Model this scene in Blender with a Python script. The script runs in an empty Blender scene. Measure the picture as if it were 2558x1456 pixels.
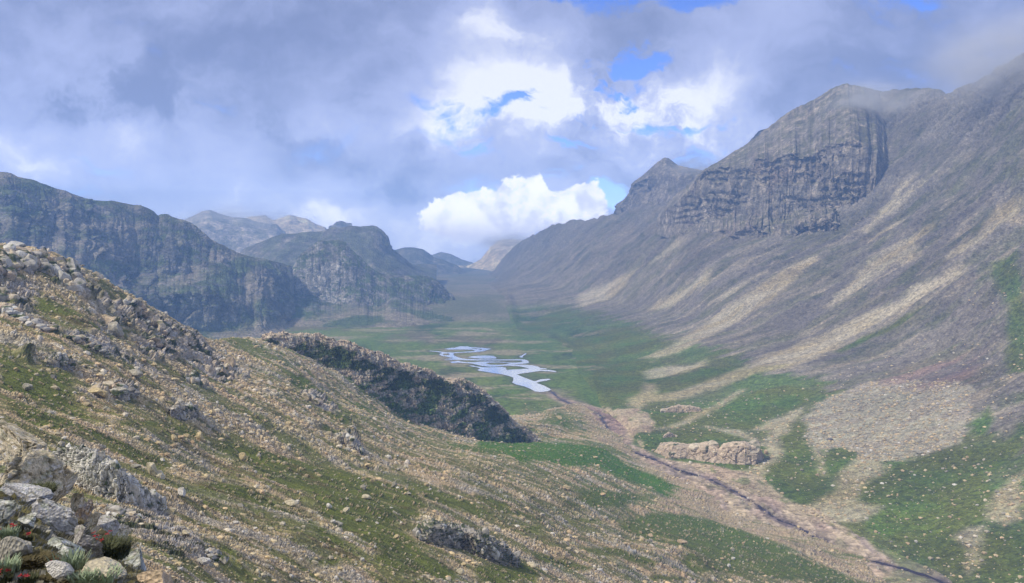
import bpy, math, random
import numpy as np
from mathutils import Vector
from mathutils.bvhtree import BVHTree

SC = bpy.context.scene
COL = SC.collection
rng = np.random.default_rng(7)
random.seed(7)

# ------------------------------------------------------------------ camera
F = 2000.0; CX, CY = 1278.5, 728.0; PITCH = math.atan(118 / F)
cp, sp = math.cos(PITCH), math.sin(PITCH)
cam_d = bpy.data.cameras.new("camera"); cam = bpy.data.objects.new("camera", cam_d); COL.objects.link(cam)
cam_d.sensor_width = 36; cam_d.lens = 36 * F / 2557.0
cam_d.clip_start = 0.1; cam_d.clip_end = 60000
cam.location = (0, 0, 0); cam.rotation_euler = (math.pi / 2 - PITCH, 0, 0)
SC.camera = cam


def rays(u, v):
    u = np.asarray(u, float); v = np.asarray(v, float)
    return np.stack([u - CX, F * cp + (CY - v) * sp, -F * sp + (CY - v) * cp], -1)


def unp(u, v, d):
    r = rays(u, v)
    return r / r[..., 1:2] * np.asarray(d, float)[..., None]


# ------------------------------------------------------------------ noise
def _h(ix, iy, iz, seed):
    with np.errstate(over='ignore'):
        h = ix.astype(np.uint32) * np.uint32(374761393) + iy.astype(np.uint32) * np.uint32(668265263) + iz.astype(np.uint32) * np.uint32(2246822519) + np.uint32(seed * 7919 + 13)
        h = (h ^ (h >> np.uint32(13))) * np.uint32(1274126177)
        h = (h ^ (h >> np.uint32(16))) * np.uint32(2654435761)
        return h ^ (h >> np.uint32(15))


def noise(p, seed=0):
    p = np.asarray(p, np.float64)
    i = np.floor(p).astype(np.int64); f = (p - i).astype(np.float32)
    w = f * f * f * (f * (f * 6 - 15) + 10)
    out = 0
    for a in (0, 1):
        wx = w[:, 0] if a else 1 - w[:, 0]
        for b in (0, 1):
            wy = w[:, 1] if b else 1 - w[:, 1]
            for c in (0, 1):
                wz = w[:, 2] if c else 1 - w[:, 2]
                h = _h(i[:, 0] + a, i[:, 1] + b, i[:, 2] + c, seed)
                g = ((h & np.uint32(1023)).astype(np.float32) / 511.5 - 1) * (f[:, 0] - a) + (((h >> np.uint32(10)) & np.uint32(1023)).astype(np.float32) / 511.5 - 1) * (f[:, 1] - b) + (((h >> np.uint32(20)) & np.uint32(1023)).astype(np.float32) / 511.5 - 1) * (f[:, 2] - c)
                out = out + wx * wy * wz * g
    return out * 1.5


def fbm(p, scale, octv=4, seed=0, gain=0.5, ridged=False):
    """scale: metres per first-octave cell, scalar or 3-vector"""
    q = np.asarray(p) / np.asarray(scale, float)
    a, tot, out = 1.0, 0.0, 0
    for k in range(octv):
        n = noise(q + k * 17.3, seed + k)
        if ridged: n = 1 - 2 * np.abs(n)
        out = out + a * n; tot += a; a *= gain; q = q * 2.03
    return out / tot


def worley(p, scale, seed=0, dims=3):
    q = np.asarray(p) / np.asarray(scale, float)
    i = np.floor(q).astype(np.int64); f = (q - i).astype(np.float32)
    n = len(q); f1 = np.full(n, 9.0, np.float32); f2 = f1.copy(); cid = np.zeros(n, np.uint32)
    zr = (-1, 0, 1) if dims == 3 else (0,)
    for a in (-1, 0, 1):
        for b in (-1, 0, 1):
            for c in zr:
                iz = i[:, 2] + c if dims == 3 else np.zeros(n, np.int64)
                h = _h(i[:, 0] + a, i[:, 1] + b, iz, seed)
                dx = a + (h & np.uint32(1023)).astype(np.float32) / 1023 - f[:, 0]
                dy = b + ((h >> np.uint32(10)) & np.uint32(1023)).astype(np.float32) / 1023 - f[:, 1]
                d = dx * dx + dy * dy
                if dims == 3:
                    dz = c + ((h >> np.uint32(20)) & np.uint32(1023)).astype(np.float32) / 1023 - f[:, 2]
                    d = d + dz * dz
                m = d < f1
                f2 = np.where(m, f1, np.minimum(f2, d)); cid = np.where(m, h, cid); f1 = np.where(m, d, f1)
    rnd = ((cid * np.uint32(2654435761)) >> np.uint32(8)).astype(np.float32) / 16777216.0
    return np.sqrt(f1), np.sqrt(f2), rnd


def worley_lod(p, scale, seed=0, dims=3):
    """cells whose size steps by octaves, following a per-point scale"""
    lv = np.log2(scale) + .9 * noise(np.asarray(p) / 23.0, seed + 50)
    k = np.floor(lv * 1.0 + .5).astype(int)
    f1 = np.zeros(len(p), np.float32); f2 = f1.copy(); r = f1.copy()
    for q in np.unique(k):
        m = np.where(k == q)[0]
        f1[m], f2[m], r[m] = worley(p[m], 2.0 ** q, seed + int(q) * 3, dims)
    return f1, f2, r


def sst(a, b, x):
    t = np.clip((x - a) / (b - a), 0, 1)
    return t * t * (3 - 2 * t)


def mix(a, b, t):
    t = np.asarray(t)[..., None]
    return np.asarray(a) * (1 - t) + np.asarray(b) * t


# ------------------------------------------------------------------ lofts
def blur_v(P, s):
    if s <= 0: return P
    k = int(3 * s); w = np.exp(-0.5 * (np.arange(-k, k + 1) / s) ** 2); w /= w.sum()
    Q = np.pad(P, ((k, k), (0, 0), (0, 0)), mode='reflect', reflect_type='odd') if P.shape[0] > k else None
    if Q is None: return P
    out = np.zeros_like(P)
    for j, ww in enumerate(w): out += ww * Q[j:j + P.shape[0]]
    return out


def blur_u(P, s): return blur_v(P.transpose(1, 0, 2), s).transpose(1, 0, 2)


LOFT_ROWS = []


def loft(rows, nu, step, sv=3.0, su=0.0, minstep=5, dz=None, jit=None):
    R = []
    for k, r in enumerate(rows):
        r = np.array(r, float); s = np.linspace(r[0, 0], r[-1, 0], nu)
        p = unp(s, np.interp(s, r[:, 0], r[:, 1]), np.exp(np.interp(s, r[:, 0], np.log(r[:, 2]))))
        if dz and k in dz: p[:, 2] += dz[k]
        if jit and k in jit:
            a, wl = jit[k]; s3 = np.stack([s, s * 0 + k * 9.1, s * 0], -1)
            p[:, 2] += fbm(s3, wl, 5, 40 + k, .6) * a; p[:, 1] += fbm(s3, wl, 5, 60 + k, .6) * a
        R.append((p, np.interp(s, r[:, 0], r[:, 1])))
    G = []
    for (a, va), (b, vb) in zip(R[:-1], R[1:]):
        m = max(minstep, int(np.percentile(np.abs(va - vb), 85) / step))
        t = np.linspace(0, 1, m, endpoint=False)[:, None, None]
        # interpolate in inverse depth so samples stay even
        G.append(a[None] * (1 - t) + b[None] * t)
    G.append(R[-1][0][None])
    LOFT_ROWS[:] = np.cumsum([0] + [len(g) for g in G])[:-1].tolist()
    P = np.concatenate(G, 0)
    return blur_u(blur_v(P, sv), su)


def normals(P):
    du = np.gradient(P, axis=1); dv = np.gradient(P, axis=0)
    n = np.cross(du, dv); n /= np.linalg.norm(n, axis=2, keepdims=True) + 1e-12
    return n


def link_mesh(name, verts, faces_flat, fsize, mat, colr=None, smooth=True, parent=None):
    me = bpy.data.meshes.new(name)
    nf = len(faces_flat) // fsize
    me.vertices.add(len(verts)); me.vertices.foreach_set("co", np.ascontiguousarray(verts, np.float32).ravel())
    me.loops.add(len(faces_flat)); me.loops.foreach_set("vertex_index", np.ascontiguousarray(faces_flat, np.int32))
    me.polygons.add(nf); me.polygons.foreach_set("loop_start", np.arange(0, nf * fsize, fsize, dtype=np.int32))
    me.polygons.foreach_set("use_smooth", np.full(nf, smooth, bool))
    me.update(calc_edges=True)
    if colr is not None:
        a = me.color_attributes.new("Col", 'FLOAT_COLOR', 'POINT')
        c = np.ones((len(verts), 4), np.float32); c[:, :3] = np.clip(colr, 0.004, 0.9)
        a.data.foreach_set("color", c.ravel())
    if mat: me.materials.append(mat)
    o = bpy.data.objects.new(name, me); COL.objects.link(o)
    if parent: o.parent = parent
    return o


def grid_faces(nv, nu):
    i = np.arange(nv * nu).reshape(nv, nu)
    return np.stack([i[:-1, :-1], i[:-1, 1:], i[1:, 1:], i[1:, :-1]], -1).reshape(-1)


def grid_obj(name, P, mat, colr, smooth=True):
    nv, nu = P.shape[:2]
    return link_mesh(name, P.reshape(-1, 3), grid_faces(nv, nu), 4, mat, colr, smooth)


def tag(o, label, cat=None, group=None, kind=None):
    if label: o['label'] = label
    if cat: o['category'] = cat
    if group: o['group'] = group
    if kind: o['kind'] = kind
    return o


def bvh_of(P, sub=4):
    Q = P[::sub, ::sub]; nv, nu = Q.shape[:2]
    return BVHTree.FromPolygons([tuple(x) for x in Q.reshape(-1, 3)], [tuple(f) for f in grid_faces(nv, nu).reshape(-1, 4).tolist()])


def cast(bvh, u, v):
    r = rays(u, v); d = Vector(r).normalized()
    h = bvh.ray_cast(Vector((0, 0, 0)), d)
    return None if h[0] is None else np.array(h[0])


def wpoly(bvh, crop, pts):
    ox, oy, sx, sy = CROP[crop]; out = []
    for x, y in pts:
        p = cast(bvh, ox + sx * x, oy + sy * y)
        if p is not None: out.append(p[:2])
    return np.array(out) if len(out) > 2 else None


def sdf(poly, X, Y):
    """signed distance, positive inside"""
    a = poly; b = np.roll(poly, -1, 0)
    d2 = np.full(len(X), 1e18); ins = np.zeros(len(X), bool)
    for (ax, ay), (bx, by) in zip(a, b):
        ex, ey = bx - ax, by - ay; L = ex * ex + ey * ey + 1e-12
        t = np.clip(((X - ax) * ex + (Y - ay) * ey) / L, 0, 1)
        d2 = np.minimum(d2, (X - ax - t * ex) ** 2 + (Y - ay - t * ey) ** 2)
        c = ((ay > Y) != (by > Y))
        if c.any():
            xi = ax + (Y - ay) * ex / (ey if abs(ey) > 1e-12 else 1e-12)
            ins ^= c & (X < xi)
    return np.where(ins, 1, -1) * np.sqrt(d2)


def pmask(polys, X, Y, soft, warp=None):
    """max over polygons of a soft inside mask; soft is per-vertex metres"""
    out = np.zeros(len(X))
    if warp is not None: X = X + warp[0]; Y = Y + warp[1]
    for p in polys:
        if p is None: continue
        lo, hi = p.min(0), p.max(0); m = float(np.max(soft)) * 2
        w = np.where((X > lo[0] - m) & (X < hi[0] + m) & (Y > lo[1] - m) & (Y < hi[1] + m))[0]
        if len(w) == 0: continue
        s = sdf(p, X[w], Y[w]) / soft[w]
        out[w] = np.maximum(out[w], sst(-1, 1, s))
    return out


# crops of the photograph used while measuring: origin and scale into 2557x1456 picture units
CROP = {
    0: (0, 0, 1, 1), 1: (0, 374.5, .343, .343), 2: (749, 437, .343, .343), 3: (1435.7, 187.3, .4383, .4383),
    4: (0, 936, .3567, .3567), 5: (562, 749, .343, .343), 6: (1248.5, 811.5, .343, .343), 7: (1810, 874, .3997, .3997),
    'w': (1073.7, 849, .1318, .1318), 'f': (0, 998.8, .314, .314), 'l': (0, 549.3, .3086, .3086),
    'h': (374.5, 1061, .366, .366), 'g': (1186, 1092, .366, .366), 't': (1872.7, 437, .3429, .3429),
}


# ------------------------------------------------------------------ materials
def nodes_of(mat):
    mat.use_nodes = True
    nt = mat.node_tree; nt.nodes.clear()
    return nt, nt.nodes.new, nt.links.new


def ground_mat(name, s1, s2, bump, dist, rough=0.95, var=0.45):
    """vertex base colour broken up by two procedural noises, with bump"""
    mat = bpy.data.materials.new(name); nt, N, L = nodes_of(mat)
    out = N('ShaderNodeOutputMaterial'); b = N('ShaderNodeBsdfPrincipled')
    b.inputs['Roughness'].default_value = rough; b.inputs['Specular IOR Level'].default_value = 0.25
    at = N('ShaderNodeVertexColor'); at.layer_name = "Col"
    tc = N('ShaderNodeTexCoord')
    n1 = N('ShaderNodeTexNoise'); n1.inputs['Scale'].default_value = 1 / s1; n1.inputs['Detail'].default_value = 6; n1.inputs['Roughness'].default_value = 0.7
    n2 = N('ShaderNodeTexVoronoi'); n2.inputs['Scale'].default_value = 1 / s2
    L(tc.outputs['Object'], n1.inputs['Vector']); L(tc.outputs['Object'], n2.inputs['Vector'])
    mr = N('ShaderNodeMapRange'); mr.inputs['From Min'].default_value = .3; mr.inputs['From Max'].default_value = .7
    mr.inputs['To Min'].default_value = 1 - var; mr.inputs['To Max'].default_value = 1 + var
    L(n1.outputs['Fac'], mr.inputs['Value'])
    sv = N('ShaderNodeSeparateColor'); L(n2.outputs['Color'], sv.inputs['Color'])
    mr2 = N('ShaderNodeMapRange'); mr2.inputs['To Min'].default_value = 1 - var * .7; mr2.inputs['To Max'].default_value = 1 + var * .7
    L(sv.outputs['Red'], mr2.inputs['Value'])
    mu = N('ShaderNodeMath'); mu.operation = 'MULTIPLY'; L(mr.outputs['Result'], mu.inputs[0]); L(mr2.outputs['Result'], mu.inputs[1])
    vm = N('ShaderNodeVectorMath'); vm.operation = 'SCALE'; L(at.outputs['Color'], vm.inputs[0]); L(mu.outputs[0], vm.inputs['Scale'])
    L(vm.outputs[0], b.inputs['Base Color'])
    ad = N('ShaderNodeMath'); ad.operation = 'ADD'; L(n1.outputs['Fac'], ad.inputs[0]); L(n2.outputs['Distance'], ad.inputs[1])
    bp = N('ShaderNodeBump'); bp.inputs['Strength'].default_value = bump; bp.inputs['Distance'].default_value = dist
    L(ad.outputs[0], bp.inputs['Height']); L(bp.outputs['Normal'], b.inputs['Normal'])
    L(b.outputs[0], out.inputs['Surface'])
    return mat


# palette (linear base colours)
TAN = np.array((.53, .435, .265)); PINK = np.array((.53, .395, .255)); PALE = np.array((.53, .475, .36)); GREY = np.array((.36, .34, .295))
WHITE = np.array((.58, .56, .54)); OLIVE = np.array((.115, .135, .028)); GREEN = np.array((.085, .152, .027)); DKVEG = np.array((.032, .052, .014))
BROWN = np.array((.14, .09, .05)); VIOL = np.array((.185, .165, .148)); RED = np.array((.26, .16, .15)); MUD = np.array((.16, .13, .13)); BGREEN = np.array((.08, .205, .012))
SCR = np.array((.26, .235, .195))

flat = lambda P: P.reshape(-1, 3)


def cliffs(p, n, d, L, amp, seed, tall=2.2):
    """blocky jointed displacement, metres along the normal, weighted to steep faces"""
    st = sst(.25, .75, 1 - np.abs(n[:, 2]))
    f1, f2, r = worley(p, (L, L, L * tall), seed)
    g1, g2, r2 = worley(p + 31, (L * .37, L * .37, L * .37 * tall), seed + 5)
    blocks = (r - .5) * 1.1 + (r2 - .5) * .45 - .5 * (1 - sst(0, .14, f2 - f1)) - .25 * (1 - sst(0, .16, g2 - g1))
    rid = fbm(p, L * 2.6, 5, seed + 9, .55)
    return amp * (st * blocks + rid * .6), st, r, r2


# ------------------------------------------------------------------ distant mountains
def mountain(name, label, rows, nu, step, L, amp, pal, seed, sv=2.5, veg=.3, streak=None, dz=None, cat='mountain', kind='structure', jit=None, su=0.0, vegcol=None, gully=0.0, apron=None, cliffcol=None, strata=.4, edge=.03, crows=None):
    P = loft(rows, nu, step, sv, su, dz=dz, jit=jit)
    n = normals(P); p = flat(P); nn = flat(n)
    if np.median(nn[:, 1]) > 0: nn = -nn
    dsp, st, r, r2 = cliffs(p, nn, None, L, amp, seed)
    rs = np.ones(len(p))
    if crows:
        k0, k1 = LOFT_ROWS[crows[0]], LOFT_ROWS[crows[1]]; jr = np.repeat(np.arange(P.shape[0]), P.shape[1]) + 16 * fbm(p, 70, 4, seed + 81, .6) + 8 * fbm(p, 18, 3, seed + 82)
        rs = sst(k0 - 8, k0 + 4, jr) * sst(k1 + 16, k1 - 6, jr)
        brk_ = sst(-.22, .05, fbm(p, (130, 130, 60), 4, seed + 83)); rs = .12 + .88 * rs * brk_
    dsp = dsp * rs; st = st * rs
    gl = fbm(p, (L * 1.1, L * 1.1, L * 9), 5, seed + 60, .6, ridged=True)
    dsp = dsp + gully * amp * sst(.4, .8, 1 - np.abs(nn[:, 2])) * (gl - .2) * rs
    zz_ = p[:, 2] / (L * .75) + .06 * p[:, 0] / L + 1.3 * fbm(p, L * 5, 4, seed + 63)
    led_ = np.abs((zz_ % 1.0) - .35); brk = sst(-.25, .2, fbm(p, L * 2.5, 3, seed + 66))
    dsp = dsp + strata * amp * 1.1 * sst(.25, .7, 1 - np.abs(nn[:, 2])) * brk * rs * (sst(.0, .5, led_) - .5) + amp * (.5 + .7 * rs * sst(.2, .6, 1 - np.abs(nn[:, 2]))) * fbm(p, (L * 2.6, L * 2.6, L * 3.4), 4, seed + 68, .55, ridged=True)
    ee = np.arange(P.shape[1]) / P.shape[1]; ee = np.minimum(1, np.minimum(ee, 1 - ee) / edge); dsp = (dsp.reshape(P.shape[:2]) * ee[None]).ravel()
    P2 = p + nn * dsp[:, None]
    n2 = flat(normals(P2.reshape(P.shape))); n2 = n2 * np.sign((n2 * nn).sum(1))[:, None]
    st2 = sst(.2, .6, 1 - np.abs(n2[:, 2]))
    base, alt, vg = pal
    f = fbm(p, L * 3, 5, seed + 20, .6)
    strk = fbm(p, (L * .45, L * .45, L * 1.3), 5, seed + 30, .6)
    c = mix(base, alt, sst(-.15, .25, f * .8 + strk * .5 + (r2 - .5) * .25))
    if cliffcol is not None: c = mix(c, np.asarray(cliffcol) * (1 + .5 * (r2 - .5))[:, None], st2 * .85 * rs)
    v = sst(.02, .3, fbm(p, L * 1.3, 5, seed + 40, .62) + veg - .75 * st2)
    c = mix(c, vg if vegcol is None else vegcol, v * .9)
    c *= (1 + .45 * (r - .5) + .3 * (r2 - .5) + .3 * strk)[:, None]
    if streak is not None: c = streak(p, c, st2)
    if apron is not None:
        a = sst(apron[1], apron[0], p[:, 2] + 16 * fbm(p, 90, 4, seed + 70))
        ac = mix(np.array((.25, .215, .17)), np.array((.075, .11, .045)), sst(-.15, .2, fbm(p, (120, 160, 90), 5, seed + 72, .6)))
        c = mix(c, ac, a * .92)
    o = grid_obj(name, P2.reshape(P.shape), ground_mat(name + '_rock', L * .5, L * .14, .7, L * .10), c)
    tag(o, label, cat, kind=kind)
    return o, P2.reshape(P.shape)


def back(row, dd, z):
    """row behind a ridge, dropping away to height z"""
    out = []
    for u, v, d in row:
        d2 = d + dd; out.append((u, 610 - z / d2 * F, d2))
    return out


EX = {}
exec_terrain = True

# --- left mountain
ridge = [(-200, 450, 1700), (-80, 436, 1760), (0, 433, 1800), (25, 433, 1810), (60, 446, 1830), (100, 460, 1850), (150, 476, 1880), (210, 497, 1930), (222, 498, 1980), (280, 503, 2000), (335, 512, 2030), (350, 512, 2030), (375, 527, 2040), (394, 538, 2060), (404, 533, 2060), (416, 533, 2060), (430, 540, 2060), (455, 545, 2060), (480, 560, 2070), (505, 580, 2080), (528, 600, 2100), (560, 612, 2120), (600, 635, 2150), (650, 648, 2180), (700, 655, 2210), (715, 662, 2220), (735, 700, 2250)]
mid = [(-200, 570, 1560), (0, 560, 1640), (150, 562, 1740), (250, 622, 1790), (330, 678, 1830), (420, 692, 1880), (540, 657, 1960), (600, 682, 1990), (660, 722, 2000), (735, 750, 2130)]
top2 = [(-200, 500, 1610), (0, 490, 1690), (150, 530, 1790), (250, 560, 1850), (330, 590, 1920), (420, 610, 1960), (528, 625, 2030), (600, 660, 2050), (660, 690, 2080), (735, 730, 2190)]
foot = [(-200, 720, 1300), (0, 710, 1380), (200, 725, 1490), (330, 742, 1600), (420, 735, 1690), (520, 735, 1740), (600, 768, 1800), (650, 795, 1830), (735, 805, 2050)]
lowb = [(-200, 830, 1200), (0, 830, 1300), (200, 830, 1420), (330, 830, 1530), (420, 828, 1650), (520, 832, 1690), (650, 834, 1750), (735, 830, 1880)]


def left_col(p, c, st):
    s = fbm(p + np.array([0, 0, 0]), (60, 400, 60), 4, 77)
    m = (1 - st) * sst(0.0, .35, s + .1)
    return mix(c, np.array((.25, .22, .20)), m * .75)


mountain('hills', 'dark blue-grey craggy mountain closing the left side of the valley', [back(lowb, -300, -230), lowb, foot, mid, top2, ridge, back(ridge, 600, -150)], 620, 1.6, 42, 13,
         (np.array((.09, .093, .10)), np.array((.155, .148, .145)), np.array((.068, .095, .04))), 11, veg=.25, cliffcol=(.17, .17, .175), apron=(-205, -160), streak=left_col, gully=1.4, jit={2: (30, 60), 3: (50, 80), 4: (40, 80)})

# --- central knob
kr = [(690, 760, 2400), (705, 720, 2400), (722, 694, 2400), (737, 664, 2410), (760, 630, 2420), (785, 612, 2430), (798, 598, 2440), (815, 600, 2450), (845, 600, 2450), (862, 603, 2450), (868, 612, 2450), (882, 628, 2450), (902, 648, 2440), (922, 668, 2440), (945, 681, 2460), (962, 688, 2470), (1000, 690, 2490), (1050, 689, 2520), (1066, 690, 2530), (1085, 700, 2540), (1108, 717, 2560), (1120, 735, 2570), (1140, 775, 2580)]
kt = [(690, 765, 2330), (720, 716, 2350), (745, 682, 2360), (780, 655, 2370), (850, 648, 2380), (900, 676, 2380), (940, 706, 2390), (1000, 712, 2420), (1060, 716, 2460), (1100, 735, 2500), (1140, 778, 2540)]
kb = [(690, 770, 2260), (740, 742, 2290), (800, 752, 2290), (860, 766, 2270), (940, 768, 2280), (980, 742, 2340), (1050, 760, 2370), (1100, 775, 2390), (1140, 785, 2420)]
kf = [(690, 815, 1960), (800, 812, 1960), (900, 818, 1920), (1000, 815, 1940), (1140, 800, 2110)]
mountain('hills', 'rounded rocky knob with stepped grey cliffs in the middle of the valley', [back(kf, -80, -212), kf, kb, kt, kr, back(kr, 400, -190)], 460, 1.3, 30, 11,
         (np.array((.125, .125, .13)), np.array((.20, .185, .175)), np.array((.07, .10, .04))), 21, veg=.2, cliffcol=(.36, .345, .33), apron=(-188, -168), gully=1.3, jit={2: (25, 50), 3: (25, 50)})

# --- dome behind the knob
dr = [(560, 690, 3300), (590, 650, 3300), (617, 618, 3300), (660, 600, 3300), (706, 583, 3300), (760, 579, 3300), (800, 577, 3300), (815, 571, 3300), (830, 566, 3300), (850, 568, 3300), (876, 562, 3300), (900, 565, 3300), (925, 562, 3300), (941, 563, 3300), (949, 569, 3300), (958, 585, 3300), (966, 604, 3310), (975, 620, 3320), (990, 632, 3340), (1010, 648, 3360), (1030, 666, 3380), (1050, 682, 3400), (1070, 691, 3420), (1090, 700, 3440)]
dm = [(560, 700, 3000), (700, 655, 3000), (850, 640, 3000), (930, 640, 3020), (975, 650, 3060), (1030, 680, 3150), (1090, 705, 3250)]
db = [(560, 745, 2620), (800, 745, 2600), (1090, 745, 2600)]
mountain('hills', 'flat-topped dark dome with a steep right shoulder behind the rocky knob', [db, dm, dr, back(dr, 500, -100)], 360, 1.6, 55, 13,
         (np.array((.15, .14, .135)), np.array((.21, .19, .165)), np.array((.11, .12, .075))), 31, veg=.25, gully=1.0)

# --- pale peaks far left
h1 = [(420, 600, 5000), (440, 565, 5000), (460, 548, 5000), (480, 536, 5000), (505, 524, 5000), (525, 523, 5000), (545, 531, 5000), (580, 541, 5000), (610, 543, 5000), (640, 552, 5000), (660, 556, 5000), (690, 562, 5000), (705, 576, 5000), (730, 612, 5000)]
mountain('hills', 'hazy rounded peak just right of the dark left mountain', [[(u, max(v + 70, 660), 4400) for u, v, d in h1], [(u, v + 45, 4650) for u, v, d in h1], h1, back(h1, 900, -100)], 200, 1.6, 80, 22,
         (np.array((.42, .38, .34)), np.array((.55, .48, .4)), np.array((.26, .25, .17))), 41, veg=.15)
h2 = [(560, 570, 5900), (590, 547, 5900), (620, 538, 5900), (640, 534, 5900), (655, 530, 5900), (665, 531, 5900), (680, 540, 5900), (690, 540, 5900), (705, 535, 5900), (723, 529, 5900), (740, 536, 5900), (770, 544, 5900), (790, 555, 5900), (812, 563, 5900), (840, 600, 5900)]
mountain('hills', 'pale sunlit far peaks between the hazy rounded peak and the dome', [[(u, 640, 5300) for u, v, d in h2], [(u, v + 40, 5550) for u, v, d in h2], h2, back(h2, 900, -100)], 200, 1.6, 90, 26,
         (np.array((.72, .60, .42)), np.array((.85, .70, .46)), np.array((.5, .43, .3))), 43, veg=.0)  # warm sunlight on these peaks is painted into the base colours
h3 = [(812, 585, 4700), (825, 558, 4700), (838, 546, 4700), (852, 543, 4700), (866, 550, 4700), (880, 551, 4700), (895, 580, 4700)]
mountain('hills', 'small misty crag peeping over the flat dome top', [[(u, 620, 4500) for u, v, d in h3], h3, back(h3, 500, -100)], 80, 1.6, 60, 22,
         (np.array((.2, .19, .19)), np.array((.25, .24, .23)), np.array((.1, .1, .08))), 45, veg=.0)
# --- far hills at the head of the valley
f1 = [(940, 690, 5000), (960, 645, 5000), (980, 626, 5000), (1010, 618, 5000), (1035, 618, 5000), (1055, 622, 5000), (1068, 632, 5000), (1080, 643, 5000), (1100, 648, 5000), (1120, 655, 5000), (1140, 661, 5000), (1155, 674, 5000), (1170, 686, 5000), (1195, 700, 5000)]
mountain('hills', 'blunt blue hill at the valley head right of the dome', [[(u, 708, 4400) for u, v, d in f1], [(u, (v + 700) / 2 + 8, 4750) for u, v, d in f1], f1, back(f1, 600, -180)], 180, 1.6, 70, 18,
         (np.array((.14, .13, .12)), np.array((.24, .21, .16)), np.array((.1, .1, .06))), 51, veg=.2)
f2 = [(1040, 690, 6600), (1065, 640, 6600), (1080, 633, 6600), (1100, 628, 6600), (1125, 632, 6600), (1150, 646, 6600), (1170, 653, 6600), (1190, 664, 6600), (1215, 690, 6600)]
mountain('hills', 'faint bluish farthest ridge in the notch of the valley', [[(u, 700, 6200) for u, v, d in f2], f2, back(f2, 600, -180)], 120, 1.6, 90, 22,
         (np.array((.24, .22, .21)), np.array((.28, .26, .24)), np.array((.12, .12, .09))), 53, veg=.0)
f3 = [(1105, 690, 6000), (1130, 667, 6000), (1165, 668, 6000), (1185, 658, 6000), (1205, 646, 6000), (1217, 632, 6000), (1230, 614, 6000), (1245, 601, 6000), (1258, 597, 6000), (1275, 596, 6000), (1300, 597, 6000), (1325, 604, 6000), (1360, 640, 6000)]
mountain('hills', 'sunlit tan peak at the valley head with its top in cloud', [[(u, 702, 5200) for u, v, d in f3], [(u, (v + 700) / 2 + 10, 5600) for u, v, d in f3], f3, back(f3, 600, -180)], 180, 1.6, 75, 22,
         (np.array((.62, .50, .34)), np.array((.85, .70, .46)), np.array((.4, .34, .22))), 55, veg=.0)  # sunlit look put into the bright tan colours, not cast by the sun

# ------------------------------------------------------------------ right wall: talus slope
T0 = [(1205, 696, 4300), (1225, 724, 3200), (1260, 758, 2480), (1300, 850, 1720), (1400, 900, 1420), (1480, 985, 1085), (1600, 1118, 800), (1700, 1178, 735), (1850, 1242, 660), (2150, 1382, 552), (2330, 1458, 502), (2600, 1590, 420), (2800, 1680, 370)]
T1 = [(1205, 694, 4350), (1235, 714, 3300), (1270, 738, 2600), (1300, 790, 2150), (1400, 835, 1760), (1480, 880, 1460), (1640, 945, 1150), (1760, 990, 1010), (1900, 1030, 910), (2050, 1060, 830), (2250, 1110, 740), (2450, 1150, 660), (2600, 1180, 600), (2800, 1210, 540)]
T2 = [(1205, 692, 4700), (1300, 700, 3200), (1400, 720, 2700), (1480, 740, 2300), (1640, 780, 1750), (1760, 800, 1500), (1900, 820, 1300), (2050, 850, 1150), (2250, 880, 1000), (2450, 900, 880), (2600, 905, 800), (2800, 905, 720)]
T3 = [(1205, 690, 4800), (1300, 650, 3900), (1400, 620, 3300), (1480, 605, 2950), (1560, 590, 2720), (1640, 575, 2450), (1720, 580, 2120), (1770, 592, 1950), (1850, 606, 1800), (1950, 602, 1690), (2050, 596, 1605), (2150, 570, 1545), (2250, 520, 1500), (2450, 480, 1300), (2600, 450, 1150), (2800, 430, 1040)]
T4 = [(1205, 691, 4900), (1225, 686, 4800), (1260, 645, 4600), (1300, 606, 4300), (1340, 584, 4000), (1380, 565, 3720), (1430, 551, 3500), (1460, 556, 3380), (1500, 544, 3250), (1530, 540, 3120), (1570, 528, 3020), (1620, 512, 2860), (1660, 518, 2700), (1700, 530, 2530), (1770, 555, 2150), (1900, 545, 1950), (2050, 500, 1800), (2120, 420, 1820), (2170, 300, 1960), (2205, 226, 2080), (2250, 221, 2010), (2310, 222, 1900), (2370, 226, 1800), (2400, 222, 1740), (2430, 206, 1700), (2490, 175, 1660), (2557, 128, 1600), (2650, 90, 1500), (2800, 50, 1420)]
T5 = [(u, 610 - (-50 if u > 1400 else -230) / (d + 500) * F, d + 500) for u, v, d in T4]
T00 = [(u, v + 170 * (1 if u > 1290 else .35), 236 / (v + 170 * (1 if u > 1290 else .35) - 610) * F) for u, v, d in T0]
T0 = [(u, v - (16 if u > 1400 else 0), d * (1.025 if u > 1400 else 1)) for u, v, d in T0]
TP0 = loft([T00, T0, T1, T2, T3, T4, T5], 900, 2.0, 10, 3, dz={1: 5}, jit={5: (9, 45)})
TB = bvh_of(TP0, 3)

V_Y = [(250, -224), (505, -214), (555, -213), (665, -209.5), (780, -206), (1000, -201), (1081, -200), (2120, -200), (2480, -179), (4600, -179), (14000, -170)]


def vz(y): return np.interp(y, [a for a, b in V_Y], [b for a, b in V_Y])


# near hillside rows
def row(v, pts): return [(u, v, d) for u, d in pts]


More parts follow.
